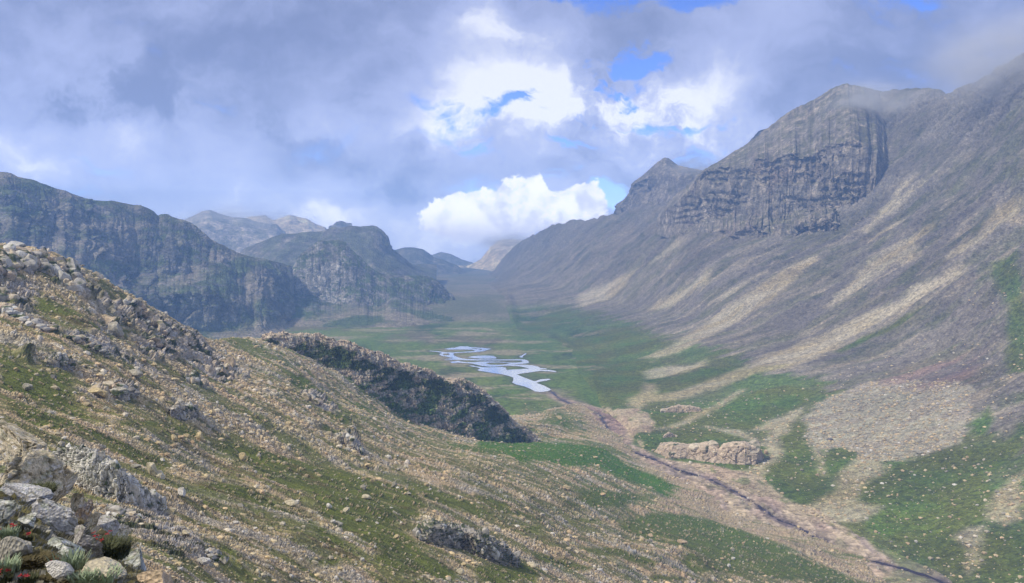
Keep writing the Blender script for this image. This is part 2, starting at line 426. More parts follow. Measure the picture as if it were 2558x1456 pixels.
H0 = row(1720, [(-250, 9), (0, 10), (400, 17), (800, 48), (1278, 105), (1800, 215), (2330, 390), (2500, 430)])
H1 = row(1456, [(-250, 21), (0, 23), (300, 29), (420, 36), (600, 60), (800, 95), (1000, 126), (1278, 184), (1600, 285), (1800, 372), (2100, 468), (2240, 500), (2330, 525), (2500, 540)])
H2 = row(1300, [(-250, 45), (0, 51), (300, 76), (500, 105), (700, 142), (1000, 210), (1278, 300), (1450, 392), (1600, 490), (1800, 590), (1900, 617), (2000, 635), (2150, 650), (2500, 690)])
H3 = row(1150, [(-250, 85), (0, 100), (300, 142), (600, 215), (900, 312), (1200, 440), (1400, 585), (1500, 680), (1600, 765), (1660, 800), (1720, 830), (2500, 870)])
H4 = [(-250, 1000, 130), (0, 1000, 150), (300, 1008, 200), (500, 1010, 258), (700, 1010, 340), (900, 1042, 440), (1100, 1100, 560), (1280, 1110, 655), (1400, 1092, 770), (1600, 1062, 950), (2500, 1052, 1000)]
H5 = [(-250, 800, 215), (0, 800, 232), (200, 822, 262), (400, 882, 312), (550, 930, 372), (700, 935, 450), (850, 988, 520), (1000, 1052, 595), (1200, 1105, 650), (1300, 1088, 725), (1400, 1052, 845), (1600, 1012, 1090), (2500, 1000, 1150)]
H6 = [(-250, 562, 290), (0, 588, 330), (60, 596, 340), (150, 622, 356), (230, 668, 372), (290, 712, 386), (340, 738, 395), (430, 784, 412), (520, 840, 470), (600, 836, 540), (690, 842, 600), (900, 880, 690), (1100, 965, 740), (1250, 1042, 762), (1330, 1062, 795), (1450, 1002, 1040), (1600, 972, 1260), (2500, 960, 1300)]
H7 = back(H6, 260, -218)
HP0 = loft([H0, H1, H2, H3, H4, H5, H6, H7], 1500, 1.5, 14, 8)
HB = bvh_of(HP0, 5)

# valley floor sheet: fine where seen, coarse to the horizon
vy = np.concatenate([np.geomspace(250, 2600, 620), np.geomspace(2620, 5200, 90), np.geomspace(5300, 6850, 8)])
vt = np.linspace(-1, 1, 700); vt = np.sign(vt) * np.abs(vt) ** 1.15
VX = vt[None, :] * np.clip(vy * .95, 700, 6500)[:, None] + 0.0
_st = np.array([(505, 262), (555, 243), (665, 192), (780, 128), (1081, 50), (1200, 60)])
_xs = np.interp(vy, _st[:, 0], _st[:, 1])
VZ = np.repeat(vz(vy)[:, None], 700, 1) - 9 * sst(14, 60, VX - _xs[:, None]) * (sst(1080, 980, vy) + 0.0)[:, None]
VP0 = np.stack([VX, np.repeat(vy[:, None], 700, 1), VZ], -1)
VB = bvh_of(VP0, 3)
SURF = {'T': TB, 'H': HB, 'V': VB}


def polys(surf, crop, *lists): return [wpoly(SURF[surf], crop, l) for l in lists]


# ---- traced layout of vegetation and debris (picture units, dropped onto the ground)
WAT = dict(
    A=[(275, 170), (400, 152), (480, 146), (570, 122), (700, 122), (760, 135), (900, 145), (1000, 150), (1155, 165), (1100, 185), (1000, 215), (900, 228), (760, 236), (640, 240), (560, 242), (440, 252), (440, 285), (450, 300), (520, 325), (600, 350), (700, 360), (900, 368), (1200, 371), (1500, 370), (1650, 366), (1780, 371), (1840, 385), (1868, 420), (1850, 440), (1700, 457), (1560, 464), (1480, 478), (1440, 487), (1200, 507), (1120, 507), (1000, 492), (900, 472), (800, 447), (650, 437), (540, 430), (430, 438), (380, 415), (480, 403), (530, 396), (570, 408), (700, 423), (850, 423), (950, 411), (1100, 408), (1300, 412), (1500, 428), (1600, 430), (1720, 424), (1765, 405), (1740, 390), (1600, 386), (1300, 388), (1000, 388), (700, 385), (480, 374), (300, 382), (270, 380), (460, 360), (310, 348), (450, 343), (330, 318), (230, 302), (188, 282), (193, 262), (240, 247), (130, 224), (0, 213), (0, 206), (130, 213), (280, 233), (440, 238), (500, 231), (620, 230), (700, 220), (830, 214), (860, 200), (820, 187), (700, 182), (480, 180), (350, 182)],
    B=[(725, 330), (800, 308), (950, 297), (1100, 294), (1200, 304), (1255, 335), (1240, 353), (1100, 357), (950, 353), (850, 345)],
    C=[(740, 490), (800, 485), (890, 505), (960, 512), (1100, 522), (1200, 517), (1350, 510), (1430, 525), (1440, 570), (1550, 562), (1700, 555), (1900, 540), (1800, 520), (1700, 500), (1550, 492), (1440, 487), (1480, 476), (1600, 466), (1800, 473), (1950, 483), (2050, 508), (2080, 533), (2210, 543), (2200, 553), (2080, 560), (2100, 572), (2250, 568), (2370, 588), (2385, 608), (2250, 593), (2080, 587), (1900, 614), (1720, 637), (1640, 655), (1720, 690), (1850, 740), (1960, 780), (2050, 785), (2000, 817), (2050, 830), (2150, 865), (2250, 920), (2282, 945), (2230, 970), (2100, 987), (2000, 977), (1900, 922), (1800, 882), (1650, 847), (1570, 810), (1590, 760), (1590, 715), (1500, 682), (1350, 647), (1200, 627), (1050, 602), (950, 587), (903, 570), (960, 540), (890, 514), (800, 502)],
    D=[(2030, 772), (2100, 748), (2250, 737), (2282, 748), (2200, 770), (2080, 790), (1990, 817), (1980, 795)],
    E=[(1700, 308), (1735, 300), (1775, 278), (1820, 253), (1808, 278), (1755, 303), (1752, 332), (1712, 332)])
ISL = dict(I1=[(760, 160), (850, 170), (945, 180), (940, 196), (990, 187), (980, 173), (900, 165), (820, 157)], I2=[(235, 270), (280, 256), (370, 258), (380, 285), (300, 293), (250, 289)], I3=[(1055, 450), (1100, 432), (1300, 425), (1450, 432), (1520, 441), (1440, 463), (1300, 473), (1150, 469)])
WATP = [p for k in WAT for p in polys('V', 'w', WAT[k])]
ISLP = [p for k in ISL for p in polys('V', 'w', ISL[k])]

# corridor of stones along the stream
CORR6 = [(370, 475), (470, 535), (590, 565), (700, 597), (830, 617), (1000, 605), (1080, 640), (1130, 740), (1100, 790), (950, 865), (1050, 905), (1150, 965), (1290, 990), (1480, 1010), (1600, 1035), (1780, 1065), (1900, 1100), (2000, 1190), (2130, 1290), (2270, 1325), (2548, 1480), (2900, 1760), (2700, 1900), (1900, 1550), (1560, 1430), (1200, 1360), (1100, 1300), (1190, 1240), (1280, 1200), (1100, 1070), (950, 960), (850, 900), (700, 850), (640, 760), (600, 640), (450, 580), (340, 510)]

def floorcol(p):
    b_ = fbm(p, (150, 500, 50), 5, 520, .55)
    c = mix(np.array((.085, .145, .030)), np.array((.14, .18, .042)), sst(-.25, .25, b_))
    c = mix(c, np.array((.035, .06, .022)), sst(.05, .3, fbm(p, (120, 260, 50), 5, 522, .6)) * .7)
    c = mix(c, np.array((.15, .125, .09)), sst(.06, .28, fbm(p, (200, 380, 50), 4, 530, .6)) * .75)
    c = mix(c, np.array((.33, .275, .20)), sst(.04, .22, fbm(p, (190, 80, 50), 6, 535, .62)) * .7)
    c = mix(c, np.array((.10, .17, .03)), sst(.08, .3, fbm(p, (160, 200, 50), 5, 539, .6)) * .6)
    return c * (1 + .3 * fbm(p, (14, 30, 10), 4, 537, .6))[:, None]


# ------------------------------------------------------------------ build right slope
p = flat(TP0); n = flat(normals(TP0)); n = n * np.sign(n[:, 2:3] + 1e-9)
d = p[:, 1]
wx = fbm(p, 60, 4, 300) * 14; wy = fbm(p, 60, 4, 310) * 14
up = sst(-40, 120, p[:, 2])
st = fbm(p, (170, 15, 60), 4, 320); st2 = fbm(p, (420, 42, 120), 4, 330); st3 = fbm(p, (60, 5, 25), 3, 335)
big = fbm(p, 160, 4, 340)
c = mix(VIOL, SCR, sst(-.25, .3, st + big * .6))
c = mix(c, np.array((.16, .145, .14)), sst(.05, .35, st2) * .7)
c = mix(c, np.array((.33, .28, .22)), sst(.12, .34, st + .35 * st3 - .15 * big) * .8)
upg = sst(1500, 2600, d)
c = mix(c, np.array((.27, .225, .18)), upg * .6 * (1 - sst(.1, .3, st2)))
c = mix(c, np.array((.17, .16, .135)), sst(20, 260, p[:, 2]) * .6)
low = sst(-150, -188, p[:, 2]) * sst(2600, 1900, d)
g = sst(-.1, .2, fbm(p, (90, 25, 60), 5, 350, .6) + 1.15 * low - .42 - .2 * sst(0, 300, p[:, 2]))
gcol = mix(GREEN * 1.05, OLIVE, sst(-.2, .3, fbm(p, 70, 3, 355)))
c = mix(c, gcol, g * .88)
vup = sst(.02, .3, fbm(p, (70, 30, 40), 5, 360, .6) + .30 * sst(1900, 900, d) * sst(-150, 200, p[:, 2]) - .05)
c = mix(c, np.array((.10, .115, .06)), vup * .6)
c = mix(c, np.array((.125, .135, .062)), sst(-.02, .3, fbm(p, (140, 40, 80), 5, 399, .6)) * .5 * (1 - sst(150, 330, p[:, 2]) * .5))
c = mix(c, floorcol(p), sst(26, 5, p[:, 2] - vz(p[:, 1]) + 9 * fbm(p, 45, 3, 357)) * sst(950, 1120, d) * sst(2500, 2100, d))
soft = .0028 * d + .6
W = (wx, wy); W0 = (wx * .5 + fbm(p, 14, 3, 302) * 5, wy * .5 + fbm(p, 14, 3, 312) * 5)
# traced patches
X, Y = p[:, 0], p[:, 1]
GR = polys('T', 6, [(640, 380), (720, 320), (900, 270), (1040, 255), (1120, 290), (1050, 350), (1060, 400), (1040, 460), (1000, 510), (940, 530), (900, 580), (830, 610), (700, 580), (690, 520), (600, 450), (480, 420)],
           [(1090, 420), (1200, 390), (1400, 350), (1560, 310), (1700, 290), (1760, 310), (1700, 350), (1560, 420), (1400, 460), (1200, 490), (1140, 480)],
           [(1080, 620), (1200, 640), (1420, 640), (1560, 600), (1750, 530), (1900, 480), (2100, 440), (2250, 470), (2350, 480), (2200, 560), (2080, 640), (1960, 680), (1850, 760), (1750, 760), (1600, 740), (1500, 730), (1400, 740), (1250, 750), (1150, 760), (1100, 700)],
           [(1020, 870), (1180, 790), (1400, 750), (1600, 770), (1800, 840), (1950, 890), (1940, 960), (1820, 1055), (1700, 1040), (1100, 960)],
           [(2030, 830), (2150, 760), (2200, 730), (2230, 800), (2250, 900), (2320, 960), (2380, 1080), (2360, 1180), (2400, 1260), (2260, 1310), (2130, 1290), (2030, 1190), (1900, 1100), (1910, 1060), (2040, 940)],
           [(0, 60), (300, 90), (520, 110), (760, 60), (940, 40), (1080, 90), (1180, 150), (900, 240), (640, 300), (420, 330), (200, 290)])
GR += polys('T', 7, [(600, 620), (740, 600), (820, 640), (790, 720), (700, 790), (640, 790), (600, 700)],
            [(890, 1060), (1000, 980), (830, 950), (830, 850), (1000, 760), (1200, 670), (1400, 640), (1600, 610), (1750, 560), (1868, 460), (1868, 620), (1750, 700), (1600, 780), (1650, 850), (1700, 900), (1660, 1000), (1640, 1060), (1500, 1120), (1430, 1170), (1540, 1240), (1520, 1380), (1440, 1390), (1250, 1300), (1100, 1210), (900, 1100)],
            [(1600, 1150), (1868, 1120), (1950, 1456), (1620, 1456), (1530, 1400), (1580, 1300)], [(1520, 460), (1640, 370), (1690, 430), (1650, 520), (1560, 540)])
GR += polys('T', 't', [(1300, 990), (1100, 1070), (850, 1180), (600, 1290), (650, 1300), (900, 1200), (1150, 1100)], [(1800, 670), (1995, 560), (2100, 1456), (1890, 1456), (1890, 1200), (1920, 1000), (1780, 750)])
GR += polys('T', 2, [(1560, 1130), (1800, 1010), (1960, 970), (1980, 1010), (1840, 1110), (1650, 1170)])
gm = pmask(GR, X, Y, soft * 2.0, W0)
gn = fbm(p, 9, 4, 362, .65)
gfac = gm * sst(-.6, .05, gn + .22 + .6 * (gm - .5))
c = mix(c, mix(GREEN, OLIVE, sst(-.3, .35, fbm(p, 60, 4, 365) + .1)), gfac * .93)
TN = polys('T', 't', [(1190, 30), (1240, 30), (1150, 150), (1060, 290), (960, 370), (880, 440), (840, 450), (920, 340), (1020, 220), (1110, 80)],
           [(1380, 0), (1400, 10), (1290, 90), (1180, 200), (1100, 280), (1000, 330), (1060, 260), (1160, 170), (1280, 70)], [(1150, 330), (1000, 420), (870, 510), (920, 520), (1040, 430), (1180, 340)],
           [(1350, 400), (1200, 480), (1050, 560), (900, 660), (800, 740), (790, 800), (640, 900), (560, 960), (640, 930), (850, 830), (1050, 700), (1200, 640), (1280, 480)],
           [(480, 620), (360, 660), (230, 750), (100, 830), (-100, 940), (-260, 1040), (-420, 1160), (-250, 1140), (0, 1020), (160, 930), (300, 820), (440, 700), (520, 650)],
           [(1560, 700), (1400, 790), (1200, 850), (1130, 940), (900, 1010), (640, 1130), (400, 1220), (220, 1290), (0, 1370), (-200, 1450), (-400, 1570), (-250, 1560), (0, 1456), (250, 1420), (500, 1330), (700, 1220), (900, 1120), (1100, 1010), (1280, 910), (1450, 830), (1580, 720)],
           [(1820, 250), (1995, 190), (1995, 380), (1880, 400), (1720, 500), (1600, 600), (1440, 660), (1520, 590), (1680, 470), (1780, 340)])
TN += polys('T', 6, [(1010, 240), (1200, 170), (1400, 60), (1550, 0), (1700, 0), (1500, 110), (1300, 200), (1150, 240)], [(1050, 330), (1180, 300), (1400, 290), (1500, 250), (1480, 310), (1300, 350), (1150, 390), (1080, 400)],
            [(1100, 560), (1020, 610), (930, 580), (960, 530), (1040, 490), (1060, 420), (1120, 430), (1150, 510), (1400, 460), (1560, 380), (1640, 390), (1500, 470), (1300, 540)],
            [(1500, 735), (1600, 750), (1750, 760), (1900, 850), (2020, 830), (2050, 930), (1900, 1110), (1780, 1065), (1940, 960), (1950, 890), (1800, 830)], [(1850, 760), (1980, 690), (2200, 600), (2110, 720), (2080, 780), (2000, 860), (1920, 840), (1990, 770)],
            [(1130, 770), (1200, 750), (1420, 640), (1540, 600), (1700, 500), (1780, 470), (1600, 600), (1440, 680), (1300, 740)],
            [(0, 200), (120, 90), (200, 60), (300, 100), (480, 140), (380, 170), (180, 180), (60, 260)])
TN += polys('T', 3, [(600, 950), (540, 1000), (440, 1090), (520, 1050), (640, 960)], [(20, 1250), (200, 1190), (380, 1100), (300, 1200), (140, 1300), (20, 1330)], [(480, 1290), (640, 1230), (800, 1130), (760, 1200), (560, 1320), (420, 1340)],
            [(1140, 1110), (960, 1200), (780, 1300), (880, 1270), (1060, 1170)])
TN += polys('T', 7, [(1430, 1170), (1510, 1120), (1620, 1110), (1600, 1250), (1560, 1350), (1500, 1400), (1540, 1250)], [(1640, 1060), (1700, 900), (1868, 760), (1868, 1050), (1760, 1090)],
            [(500, 1000), (640, 900), (720, 800), (820, 700), (860, 660), (1000, 690), (1020, 740), (850, 840), (830, 950), (980, 980), (890, 1060), (700, 1080)], [(560, 600), (620, 640), (600, 700), (630, 790), (600, 780), (570, 680)])
tm = pmask(TN, X, Y, soft * 2.6, W0)
tcol = mix(PALE * .95, TAN * .85, sst(-.3, .3, st + big))
tfac = tm * sst(-.6, .05, .5 * st + .7 * fbm(p, (16, 6, 9), 4, 368, .6) + .25)
c = mix(c, tcol, tfac * .68)
DB = polys('T', 7, [(480, 410), (640, 310), (800, 250), (900, 215), (1100, 190), (1400, 190), (1560, 250), (1500, 420), (1500, 500), (1480, 580), (1300, 640), (1100, 690), (880, 700), (830, 640), (730, 600), (600, 620), (560, 600), (510, 520), (520, 480)])
dm_ = pmask(DB, X, Y, soft * 4.5, (wx * 1.1 + fbm(p, 9, 3, 372) * 6, wy * 1.1 + fbm(p, 9, 3, 373) * 6)); dm_ = sst(.15, .75, dm_ + .5 * fbm(p, (25, 9, 16), 4, 374, .6))
c = mix(c, mix(np.array((.40, .375, .30)), np.array((.33, .29, .25)), sst(-.2, .3, fbm(p, (40, 12, 30), 4, 370))), dm_ * .85)
RD = polys('T', 7, [(930, 205), (1100, 130), (1400, 50), (1600, 20), (1640, 150), (1560, 210), (1300, 240), (1050, 245)]) + polys('T', 't', [(870, 500), (830, 530), (790, 560), (810, 570), (860, 540)])
c = mix(c, RED, pmask(RD, X, Y, soft * 5, W) * .6 * sst(-.4, .2, st))
CT = polys('T', 6, CORR6)
cm = pmask(CT, X, Y, soft, W0)
c = mix(c, mix(np.array((.46, .38, .27)), np.array((.39, .295, .225)), sst(-.15, .35, fbm(p, (20, 40, 20), 4, 375))), cm * .95 * (1 - .6 * sst(.12, .3, fbm(p, (12, 25, 12), 4, 378))))
rough = (1 - gfac) * (1 - .5 * dm_)
gul = fbm(p, (330, 48, 200), 4, 388, .55, ridged=True)
dsp = gul * 15 * sst(-185, -40, p[:, 2]) + fbm(p, 90, 5, 380, .5) * 6 + fbm(p, 14, 4, 385, .55) * .0016 * d * rough + np.maximum(0, fbm(p, (120, 14, 60), 4, 387)) * 3 * sst(-190, -120, p[:, 2])
crag = sst(.12, .32, fbm(p, 150, 4, 390) + .30 * sst(0, 330, p[:, 2]) * sst(1000, 1500, d) - .08) * sst(-60, 30, p[:, 2]) * (1 - tm)
crag = np.maximum(crag, sst(3300, 2900, d) * 0 + sst(520, 480, np.abs(d - 3700)) * sst(-60, 20, p[:, 2]) * .8)
f1_, f2_, r_ = worley(p, (16, 16, 30), 395)
dsp += crag * ((r_ - .5) * 7 - 4 * (1 - sst(0, .15, f2_ - f1_)))
c = mix(c, mix(np.array((.2, .19, .185)), np.array((.31, .28, .25)), r_), crag * .6)
c *= (.90 - .12 * sst(-150, 50, p[:, 2]) + .34 * fbm(p, (16, 5, 9), 5, 398, .65))[:, None]
c *= (1 + .30 * sst(-.3, .3, fbm(p, (260, 60, 120), 4, 397)) - .15)[:, None]
dsp *= sst(0, 12, np.abs(p[:, 2] - vz(p[:, 1])) + 2)
TP = (p + n * dsp[:, None]).reshape(TP0.shape)
right = grid_obj('hills', TP, ground_mat('talus', 6, 2.0, .8, 1.2, var=.45), c)
tag(right, 'long right-hand mountainside of scree streaks running down to the valley floor', 'mountain', kind='structure')
TBF = bvh_of(TP, 1)

# --- cliffs of the big right mountain
b0 = [(1640, 585, 2270), (1770, 632, 1960), (1900, 650, 1750), (2050, 640, 1620), (2150, 612, 1580), (2245, 530, 1720)]
b1 = [(1640, 566, 2290), (1770, 604, 1938), (1850, 608, 1795), (1950, 603, 1684), (2050, 594, 1598), (2150, 570, 1545), (2200, 530, 1570), (2245, 490, 1740)]
b2 = [(1640, 558, 2295), (1770, 590, 1942), (1850, 573, 1803), (1950, 565, 1692), (2050, 556, 1606), (2150, 546, 1553), (2200, 510, 1580), (2245, 480, 1750)]
b3 = [(1640, 552, 2300), (1720, 550, 2090), (1770, 546, 2000), (1850, 532, 1890), (1950, 527, 1780), (2050, 527, 1690), (2150, 522, 1620), (2200, 480, 1620), (2245, 455, 1780)]
b4 = [(1640, 548, 2305), (1700, 480, 2130), (1760, 432, 2030), (1850, 418, 1915), (1900, 400, 1850), (1950, 385, 1805), (2050, 370, 1725), (2130, 345, 1670), (2180, 380, 1660), (2245, 415, 1830)]
b5 = [(1640, 545, 2330), (1655, 520, 2310), (1680, 492, 2290), (1710, 468, 2270), (1738, 440, 2260), (1746, 430, 2260), (1752, 438, 2260), (1760, 417, 2250), (1768, 415, 2250), (1780, 409, 2240), (1805, 396, 2220), (1830, 378, 2200), (1880, 345, 2170), (1935, 300, 2130), (1990, 264, 2080), (2050, 235, 2040), (2072, 218, 2030), (2090, 210, 2010), (2115, 205, 2000), (2135, 207, 2000), (2160, 216, 2010), (2245, 232, 2140)]


def rock_stain(p, c, st):
    s = sst(.12, .35, fbm(p, (9, 9, 120), 4, 411))
    c = mix(c, np.array((.11, .105, .105)), s * st * .6)
    pk = sst(.1, .4, fbm(p, 90, 3, 413))
    return mix(c, np.array((.24, .18, .155)), pk * st * .6)


def merge(row, u, off):
    v = np.interp(u, [a[0] for a in row], [a[1] for a in row]); q = cast(TBF, u, v)
    return [a for a in row if a[0] < u - 5] + [(u, v, (q[1] if q is not None else row[-1][2]) + off)]


b0, b1, b2, b3, b4 = [merge(r, 2240, 45) for r in (b0, b1, b2, b3, b4)]
b5 = [a for a in b5 if a[0] < 2200] + [(2190, 222, 2060), (2240, 240, 2180)]
mountain('hills', 'high right mountain with brown columnar cliffs under a rounded summit', [b0, b1, b2, b3, b4, b5, back(b5, 500, -50)], 560, 1.3, 24, 8.5,
         (np.array((.175, .16, .14)), np.array((.25, .215, .175)), np.array((.125, .12, .075))), 61, sv=2, veg=.20, cliffcol=(.26, .225, .19), strata=.6, edge=.2, crows=(1, 4), streak=rock_stain, gully=.9, jit={1: (35, 60), 2: (40, 40), 3: (50, 60), 4: (60, 110), 5: (7, 18)})
# --- pyramid peak further back
q0 = [(1500, 575, 3300), (1600, 580, 2780), (1700, 580, 2480), (1810, 580, 2330)]
q1 = [(1500, 560, 3350), (1530, 552, 3160), (1560, 545, 3040), (1600, 525, 2900), (1700, 500, 2700), (1810, 480, 2600)]
q2 = [(1500, 558, 3350), (1530, 545, 3170), (1545, 520, 3120), (1572, 490, 3060), (1600, 482, 2990), (1650, 468, 2880), (1740, 450, 2780), (1810, 445, 2720)]
q3 = [(1500, 556, 3350), (1530, 542, 3180), (1543, 512, 3130), (1572, 481, 3080), (1577, 462, 3060), (1620, 438, 2980), (1660, 430, 2920), (1740, 430, 2830), (1810, 435, 2770)]
q4 = [(1500, 553, 3350), (1528, 540, 3200), (1535, 522, 3190), (1543, 508, 3180), (1556, 496, 3170), (1572, 478, 3150), (1575, 458, 3130), (1582, 450, 3120), (1600, 437, 3100), (1620, 422, 3080), (1640, 404, 3060), (1650, 395, 3050), (1660, 389, 3050), (1672, 392, 3040), (1684, 402, 3030), (1694, 410, 3020), (1706, 413, 3000), (1725, 417, 2980), (1750, 421, 2960), (1810, 428, 2900)]
mountain('hills', 'small pyramid-shaped peak with a cliff band left of the high right mountain', [q0, q1, q2, q3, q4, back(q4, 500, -50)], 300, 1.2, 30, 10,
         (np.array((.15, .13, .115)), np.array((.23, .195, .155)), np.array((.12, .105, .07))), 71, sv=1.5, veg=.12, cliffcol=(.21, .185, .165), gully=1.2, jit={1: (20, 40), 2: (14, 40), 3: (20, 40)})
s4 = [(1800, 440, 2650), (1822, 408, 2650), (1840, 384, 2650), (1858, 366, 2650), (1868, 350, 2650), (1880, 334, 2650), (1892, 322, 2650), (1908, 317, 2650), (1925, 314, 2650), (1945, 312, 2650), (1990, 300, 2650)]
mountain('hills', 'dark shoulder peeking out behind the ridge of the high right mountain', [[(u, 560, 2500) for u, v, d in s4], s4, back(s4, 400, -50)], 100, 1.5, 26, 8,
         (np.array((.13, .12, .125)), np.array((.17, .155, .15)), np.array((.09, .09, .07))), 73, veg=.1)

# ------------------------------------------------------------------ valley floor
p = flat(VP0).copy(); d = p[:, 1]; X, Y = p[:, 0], p[:, 1]
wl = np.full(len(p), -1e9)
lk = (Y > 950) & (Y < 2000) & (np.abs(X) < 420)
ii = np.where(lk)[0]
w1 = np.zeros((len(ii), 2))
ins = np.full(len(ii), -1e9)
for q in WATP:
    if q is not None: ins = np.maximum(ins, sdf(q, X[ii] + w1[:, 0], Y[ii] + w1[:, 1]))
for q in ISLP:
    if q is not None: ins = np.minimum(ins, -sdf(q, X[ii], Y[ii]))
wl[ii] = ins
shore = np.exp(-np.maximum(0, -wl) / 14) * (wl > -1e8)
nz = fbm(p, 240, 4, 510) * 5 * sst(2000, 2500, d) + fbm(p, 30, 4, 515) * .9 * (1 - shore * .98) + fbm(p, 500, 3, 518) * 14 * sst(2200, 2600, d)
nz = np.where(d > 5200, fbm(p, 3000, 2, 519) * 30, nz)
p[:, 2] += nz * (1 - sst(-8, -1.5, wl)) - .8 * sst(-1, 1, wl)
c = floorcol(p)
far = sst(1950, 2200, d)
c = mix(c, mix(np.array((.22, .185, .15)), np.array((.13, .13, .085)), sst(-.2, .2, fbm(p, (200, 300, 80), 5, 540, .6))), far * .85)
c = mix(c, np.array((.075, .06, .065)), np.exp(-np.maximum(0, -wl) / 5) * (wl > -1e8) * .75)
soft = .003 * d + 1
W0 = (fbm(p, 25, 4, 550) * 6, fbm(p, 25, 4, 553) * 6)
CV = polys('V', 6, CORR6)
cm = pmask(CV, X, Y, soft, W0)
cc = mix(np.array((.46, .375, .265)), np.array((.37, .275, .215)), sst(-.15, .35, fbm(p, (25, 50, 20), 4, 560)))
cc = mix(cc, np.array((.26, .21, .21)), sst(.1, .35, fbm(p, (14, 60, 20), 4, 565)) * .6)
cc = mix(cc, OLIVE, sst(.18, .3, fbm(p, (10, 26, 20), 4, 568)) * .6)
c = mix(c, cc, cm)
RV = polys('V', 6, [(600, 590), (720, 610), (860, 660), (930, 700), (930, 770), (880, 840), (780, 770), (690, 700), (640, 640)])
c = mix(c, np.array((.25, .15, .14)), pmask(RV, X, Y, soft * 3, W0) * .75)
TV = polys('V', 6, [(820, 620), (1000, 608), (1080, 640), (1130, 740), (1090, 790), (980, 830), (930, 760), (900, 690)])
c = mix(c, TAN, pmask(TV, X, Y, soft * 1.5, W0) * .8)
ORG = polys('V', 5, [(1480, 300), (1600, 320), (1560, 350), (1480, 330)])
# stream course
ST = [(370, 478), (420, 522), (480, 556), (560, 582), (640, 608), (720, 650), (770, 720), (790, 775), (808, 812), (840, 835), (880, 868), (905, 892), (960, 922), (1060, 946), (1150, 985), (1250, 1027), (1330, 1060), (1400, 1082), (1470, 1097), (1540, 1125), (1600, 1155), (1660, 1182), (1760, 1240), (1860, 1300), (1960, 1370), (2060, 1430), (2150, 1462)]
ST7 = [(640, 1200), (720, 1242), (800, 1282), (870, 1302), (960, 1318), (1040, 1342), (1150, 1372), (1300, 1420), (1420, 1470)]
spt = [cast(VB, CROP[6][0] + .343 * x, CROP[6][1] + .343 * y) for x, y in ST] + [cast(VB, CROP[7][0] + .3997 * x, CROP[7][1] + .3997 * y) for x, y in ST7[1:]]
spt = np.array([q for q in spt if q is not None])
dst = np.full(len(p), 1e9)
near = np.where((Y < 1150) & (np.abs(X - 150) < 260))[0]
for a, b in zip(spt[:-1, :2], spt[1:, :2]):
    e = b - a; t = np.clip(((X[near] - a[0]) * e[0] + (Y[near] - a[1]) * e[1]) / (e @ e + 1e-9), 0, 1)
    dst[near] = np.minimum(dst[near], np.hypot(X[near] - a[0] - t * e[0], Y[near] - a[1] - t * e[1]))
wob = fbm(p, 18, 3, 570) * 5
c = mix(c, np.array((.05, .04, .055)), sst(6, 1.5, dst + wob * 1.3) * .85)
c = mix(c, np.array((.25, .20, .20)), sst(26, 8, dst + wob * 3) * .35)
f1_, f2_, r_ = worley(p, 3.2, 575, dims=2)
nearf = sst(1200, 900, d)
c *= (1 + nearf * cm * (r_ - .5) * .7)[:, None]
p[:, 2] += nearf * cm * (r_ - .4) * 1.0 - sst(6, 2, dst) * .9
VP = p.reshape(VP0.shape)
floor = grid_obj('ground', VP, ground_mat('valley_turf', 9, 2.6, .6, .6, var=.42), c)
tag(floor, 'green and brown valley floor of turf, mud and stones around the meandering river', 'ground', kind='structure')

# ------------------------------------------------------------------ river water
def water_mat(name, colr, rough, metal=0.0):
    mat = bpy.data.materials.new(name); nt, N, L = nodes_of(mat)
    out = N('ShaderNodeOutputMaterial'); b = N('ShaderNodeBsdfPrincipled')
    b.inputs['Base Color'].default_value = (*colr, 1); b.inputs['Roughness'].default_value = rough; b.inputs['IOR'].default_value = 1.33
    b.inputs['Specular IOR Level'].default_value = .5; b.inputs['Metallic'].default_value = metal
    tc = N('ShaderNodeTexCoord'); n1 = N('ShaderNodeTexNoise'); n1.inputs['Scale'].default_value = .06; n1.inputs['Detail'].default_value = 5
    L(tc.outputs['Object'], n1.inputs['Vector'])
    bp = N('ShaderNodeBump'); bp.inputs['Strength'].default_value = .008; bp.inputs['Distance'].default_value = .5
    L(n1.outputs['Fac'], bp.inputs['Height']); L(bp.outputs['Normal'], b.inputs['Normal'])
    L(b.outputs[0], out.inputs['Surface'])
    return mat


gx = np.arange(-190, 175, .55); gy = np.arange(1000, 1660, 1.1)
GX, GY = np.meshgrid(gx, gy); xx, yy = GX.ravel(), GY.ravel()
q3 = np.stack([xx, yy, np.zeros_like(xx)], -1)
ww = np.zeros((len(xx), 2))
s = np.full(len(xx), -1e9)
for q in WATP:
    if q is not None:
        lo, hi = q.min(0) - 5, q.max(0) + 5
        m = np.where((xx > lo[0]) & (xx < hi[0]) & (yy > lo[1]) & (yy < hi[1]))[0]
        s[m] = np.maximum(s[m], sdf(q, xx[m] + ww[m, 0], yy[m] + ww[m, 1]))
for q in ISLP:
    if q is not None: s = np.minimum(s, -sdf(q, xx, yy))
ok = (s > -1.1).reshape(GX.shape)
cell = ok[:-1, :-1] & ok[1:, :-1] & ok[:-1, 1:] & ok[1:, 1:]
idx = np.arange(len(xx)).reshape(GX.shape)
fc = np.stack([idx[:-1, :-1][cell], idx[:-1, 1:][cell], idx[1:, 1:][cell], idx[1:, :-1][cell]], -1)
us, inv = np.unique(fc, return_inverse=True)
wv = np.stack([xx[us], yy[us], vz(yy[us]) + .12], -1)
river = link_mesh('river', wv, inv.reshape(-1), 4, water_mat('river_water', (1.0, .975, .93), .06, .92))
tag(river, 'silvery meandering river with loops, islands and a broad pool in the green valley floor', 'river', kind='structure')

